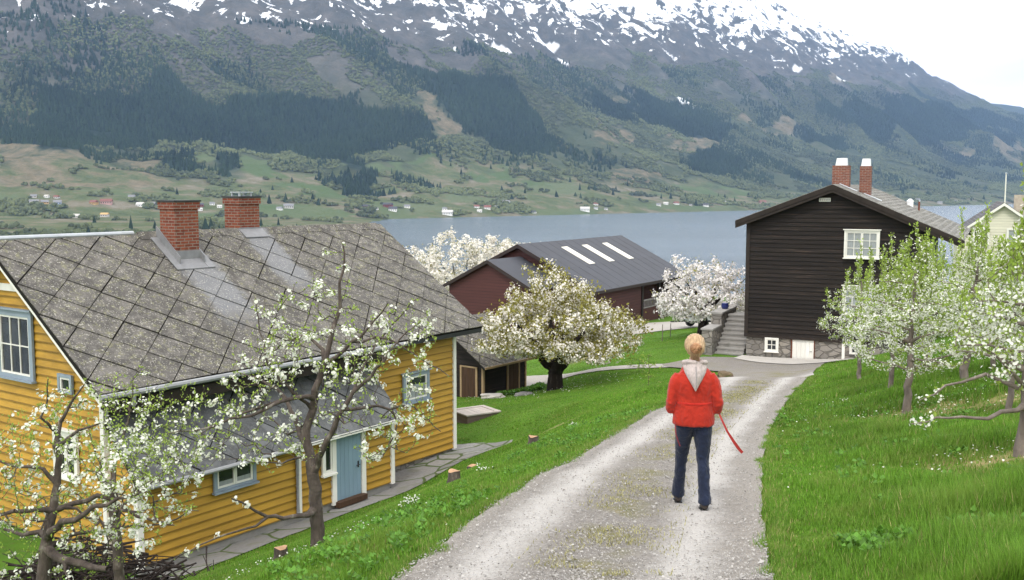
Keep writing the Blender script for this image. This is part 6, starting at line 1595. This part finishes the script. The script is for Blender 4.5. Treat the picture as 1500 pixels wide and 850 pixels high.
# ------------------------------------------------------------------ farms on the far shore
def far_house(label, px, py, wpx, wall, roof, depth_k=.7, hk=.32, long_=False, group='houses along the far fjord shore', steeple=False, yawo=0):
    """a gabled house standing on the far slope where the ray through that spot meets the ground"""
    k = np.linspace(1100, 9000, 5200); vx = (px - 750) / 1500; vy = (425 - py) / 1500
    d = np.array([vx, math.cos(PITCH) + vy * math.sin(PITCH), vy * math.cos(PITCH) - math.sin(PITCH)])
    X, Y, Z = d[0] * k / d[1], k, d[2] * k / d[1]; s = UX * X + UY * (Y - 2290); t = -UY * X + UX * (Y - 2290)
    hit = np.nonzero((mountain_z(s, t) > Z) & (t > 8))[0]
    i = hit[0] if len(hit) else len(k) - 1
    x, y = X[i], Y[i]; z = float(mountain_z(s[i], t[i])); w = wpx / 1500 * y * .82
    dp = w * depth_k if not long_ else w * .5; h = max(3.2, w * hk) if not steeple else w * 1.6
    mb = MB(); hw = w / 2
    mb.box(-hw, hw, 0, dp, -6, h, 0)
    ov = .05 * w
    if steeple:
        mb.add([(-hw, 0, h), (hw, 0, h), (hw, dp, h), (-hw, dp, h), (0, dp / 2, h + w * 2.2)], [(0, 1, 4), (1, 2, 4), (2, 3, 4), (3, 0, 4)], 1)
    else:
        rh = dp * .42
        mb.add([(-hw - ov, -ov, h - .2), (hw + ov, -ov, h - .2), (hw + ov, dp / 2, h + rh), (-hw - ov, dp / 2, h + rh), (-hw - ov, dp + ov, h - .2), (hw + ov, dp + ov, h - .2)], [(0, 1, 2, 3), (3, 2, 5, 4), (0, 3, 4), (1, 5, 2)], 1)
        nwn = max(2, int(w / 3.5))
        for j in range(nwn):
            a = -hw + w * (j + .3) / nwn; mb.box(a, a + w / nwn * .38, -.06, -.01, h * .35, h * .72, 2)
    o = mb.build('white_church' if steeple else ('barn' if wall == 'red' else 'farmhouse'), [FW[wall], FW[roof], FW['win']], None, False, (x, y, z), R(yawo))
    return tag(o, label, 'church' if steeple else ('barn' if wall == 'red' else 'house'), group)
FW = {k: plain('far_' + k, c, .8, .2) for k, c in dict(white=(.78, .77, .74), red=(.19, .05, .045), ochre=(.50, .33, .15), pink=(.45, .28, .25), grey=(.20, .20, .21), dark=(.07, .07, .08), redroof=(.20, .085, .07), pale=(.5, .48, .45), win=(.03, .03, .035), blue=(.30, .36, .47)).items()}
FAR = [
 ('long white house with several bays across the fjord, left of the yellow house chimneys', 50, 299, 15, 'white', 'grey', True),
 ('low ochre building between the long white bays and the blue one across the fjord', 66, 299, 12, 'ochre', 'grey', False),
 ('pale blue building closing the white row across the fjord', 84, 300, 13, 'blue', 'grey', False),
 ('small pale house standing just above the long white row across the fjord', 49, 290, 10, 'pale', 'grey', False),
 ('tiny white house above the ochre building across the fjord', 67, 290, 8, 'white', 'pale', False),
 ('small house under a red roof above the pale blue building across the fjord', 81, 291, 9, 'pale', 'redroof', False),
 ('ochre farm building beside the pink one on the far green slope', 135, 300, 13, 'ochre', 'redroof', False),
 ('pinkish house with a red roof next to the ochre farm building on the far slope', 155, 300, 19, 'pink', 'redroof', True),
 ('grey roofed house at the top of the pale farm lane on the far slope', 192, 291, 11, 'pale', 'grey', False),
 ('bright white farmhouse alone on the green field left of the larger brick chimney', 204, 303, 13, 'white', 'pale', False),
 ('white cottage half cut off by the larger brick chimney across the fjord', 223, 301, 9, 'white', 'grey', False),
 ('lone white cottage low on the scrubby shore slope at the far left of the fjord', 110, 321, 12, 'white', 'pale', False),
 ('tan roofed cottage low on the far shore just uphill of the yellow house ridge', 152, 322, 14, 'pale', 'ochre', True),
 ('red barn right beside the larger brick chimney across the fjord', 293, 303, 12, 'red', 'dark', True),
 ('low white house under the red barn between the two brick chimneys', 293, 309, 10, 'white', 'pale', True),
 ('tall white farmhouse in the gap between the two brick chimneys', 311, 301, 9, 'white', 'grey', False),
 ('small white annex right of the tall white farmhouse between the chimneys', 322, 305, 8, 'white', 'pale', False),
 ('white house with two gables on the field right of the smaller brick chimney', 408, 308, 10, 'white', 'grey', False),
 ('long pale farm building beside the white house right of the smaller chimney', 423, 306, 17, 'pale', 'grey', True),
 ('long red barn above the yellow house ridge end across the water', 538, 306, 14, 'red', 'dark', True),
 ('white cottage between the long red barn and the big white farmhouse', 552, 308, 7, 'white', 'grey', False),
 ('dark roofed red barn behind the big white farmhouse above the yellow roof end', 567, 304, 16, 'red', 'dark', True),
 ('big white farmhouse at the waterside end of the yellow house ridge', 575, 310, 14, 'white', 'dark', False),
 ('white house uphill and right of the big white farmhouse by the far shore', 596, 305, 10, 'white', 'grey', False),
 ('white boathouse on the waterline past the roof end of the yellow house', 655, 318, 18, 'white', 'pale', True),
 ('lone white farmhouse above the waterside boathouse', 651, 308, 8, 'white', 'grey', False),
 ('small house with a red roof at the left of the far middle hamlet', 698, 305, 9, 'white', 'redroof', False),
 ('low white house below the red roofed one in the far middle hamlet', 702, 311, 8, 'white', 'pale', False),
 ('white and red house in the middle of the far hamlet', 714, 307, 12, 'white', 'redroof', False),
 ('grey roofed white house at the right of the far middle hamlet', 729, 305, 8, 'white', 'grey', False),
 ('long white building uphill of the far middle hamlet', 743, 299, 13, 'white', 'grey', True),
 ('white house on the very waterline above the barn roof ridge', 783, 314, 8, 'white', 'dark', False),
 ('red roofed house above the two white boathouses across the water', 874, 301, 8, 'white', 'redroof', False),
 ('white boathouse nearer the left of the pair over the barn skylights', 873, 307, 7, 'white', 'grey', False),
 ('white boathouse nearer the right of the pair over the barn skylights', 888, 308, 6, 'white', 'grey', False),
 ('long low white quay shed on the waterline over the barn roof end', 857, 310, 16, 'white', 'pale', True),
 ('first white house of the far row left of the dark timber house', 965, 302, 8, 'white', 'grey', False),
 ('second white house of the far row, uphill of the first one', 975, 300, 8, 'white', 'pale', False),
 ('white house with a red roof in the far row left of the dark timber house', 992, 300, 9, 'white', 'redroof', False),
 ('tiny grey house between the red roofed one and the dark roofed white one', 1012, 302, 5, 'pale', 'grey', False),
 ('dark roofed white house on the green field left of the dark timber house', 1034, 303, 10, 'white', 'dark', False),
 ('pinkish house just above the eave tip of the dark timber house across the fjord', 1118, 299, 12, 'pink', 'redroof', True),
 ('white house across the water above the dark house roof slope', 1345, 295, 8, 'white', 'grey', False),
 ('pale farmhouse across the water beyond the dark house roof end', 1377, 299, 8, 'pale', 'grey', False),
 ('left one of the bright white houses in the gap beside the cream gable', 1402, 297, 8, 'white', 'grey', False),
 ('right one of the bright white houses in the gap beside the cream gable', 1411, 297, 5, 'white', 'pale', False)]
for lb, px, py, w, wa, ro_, lg_ in FAR: far_house(lb, px, py, w, wa, ro_, long_=lg_, yawo=random.uniform(-20, 45))
far_house('white church with a pointed steeple on the far shore left of the dark timber house', 1063, 299, 2.6, 'white', 'grey', steeple=True)
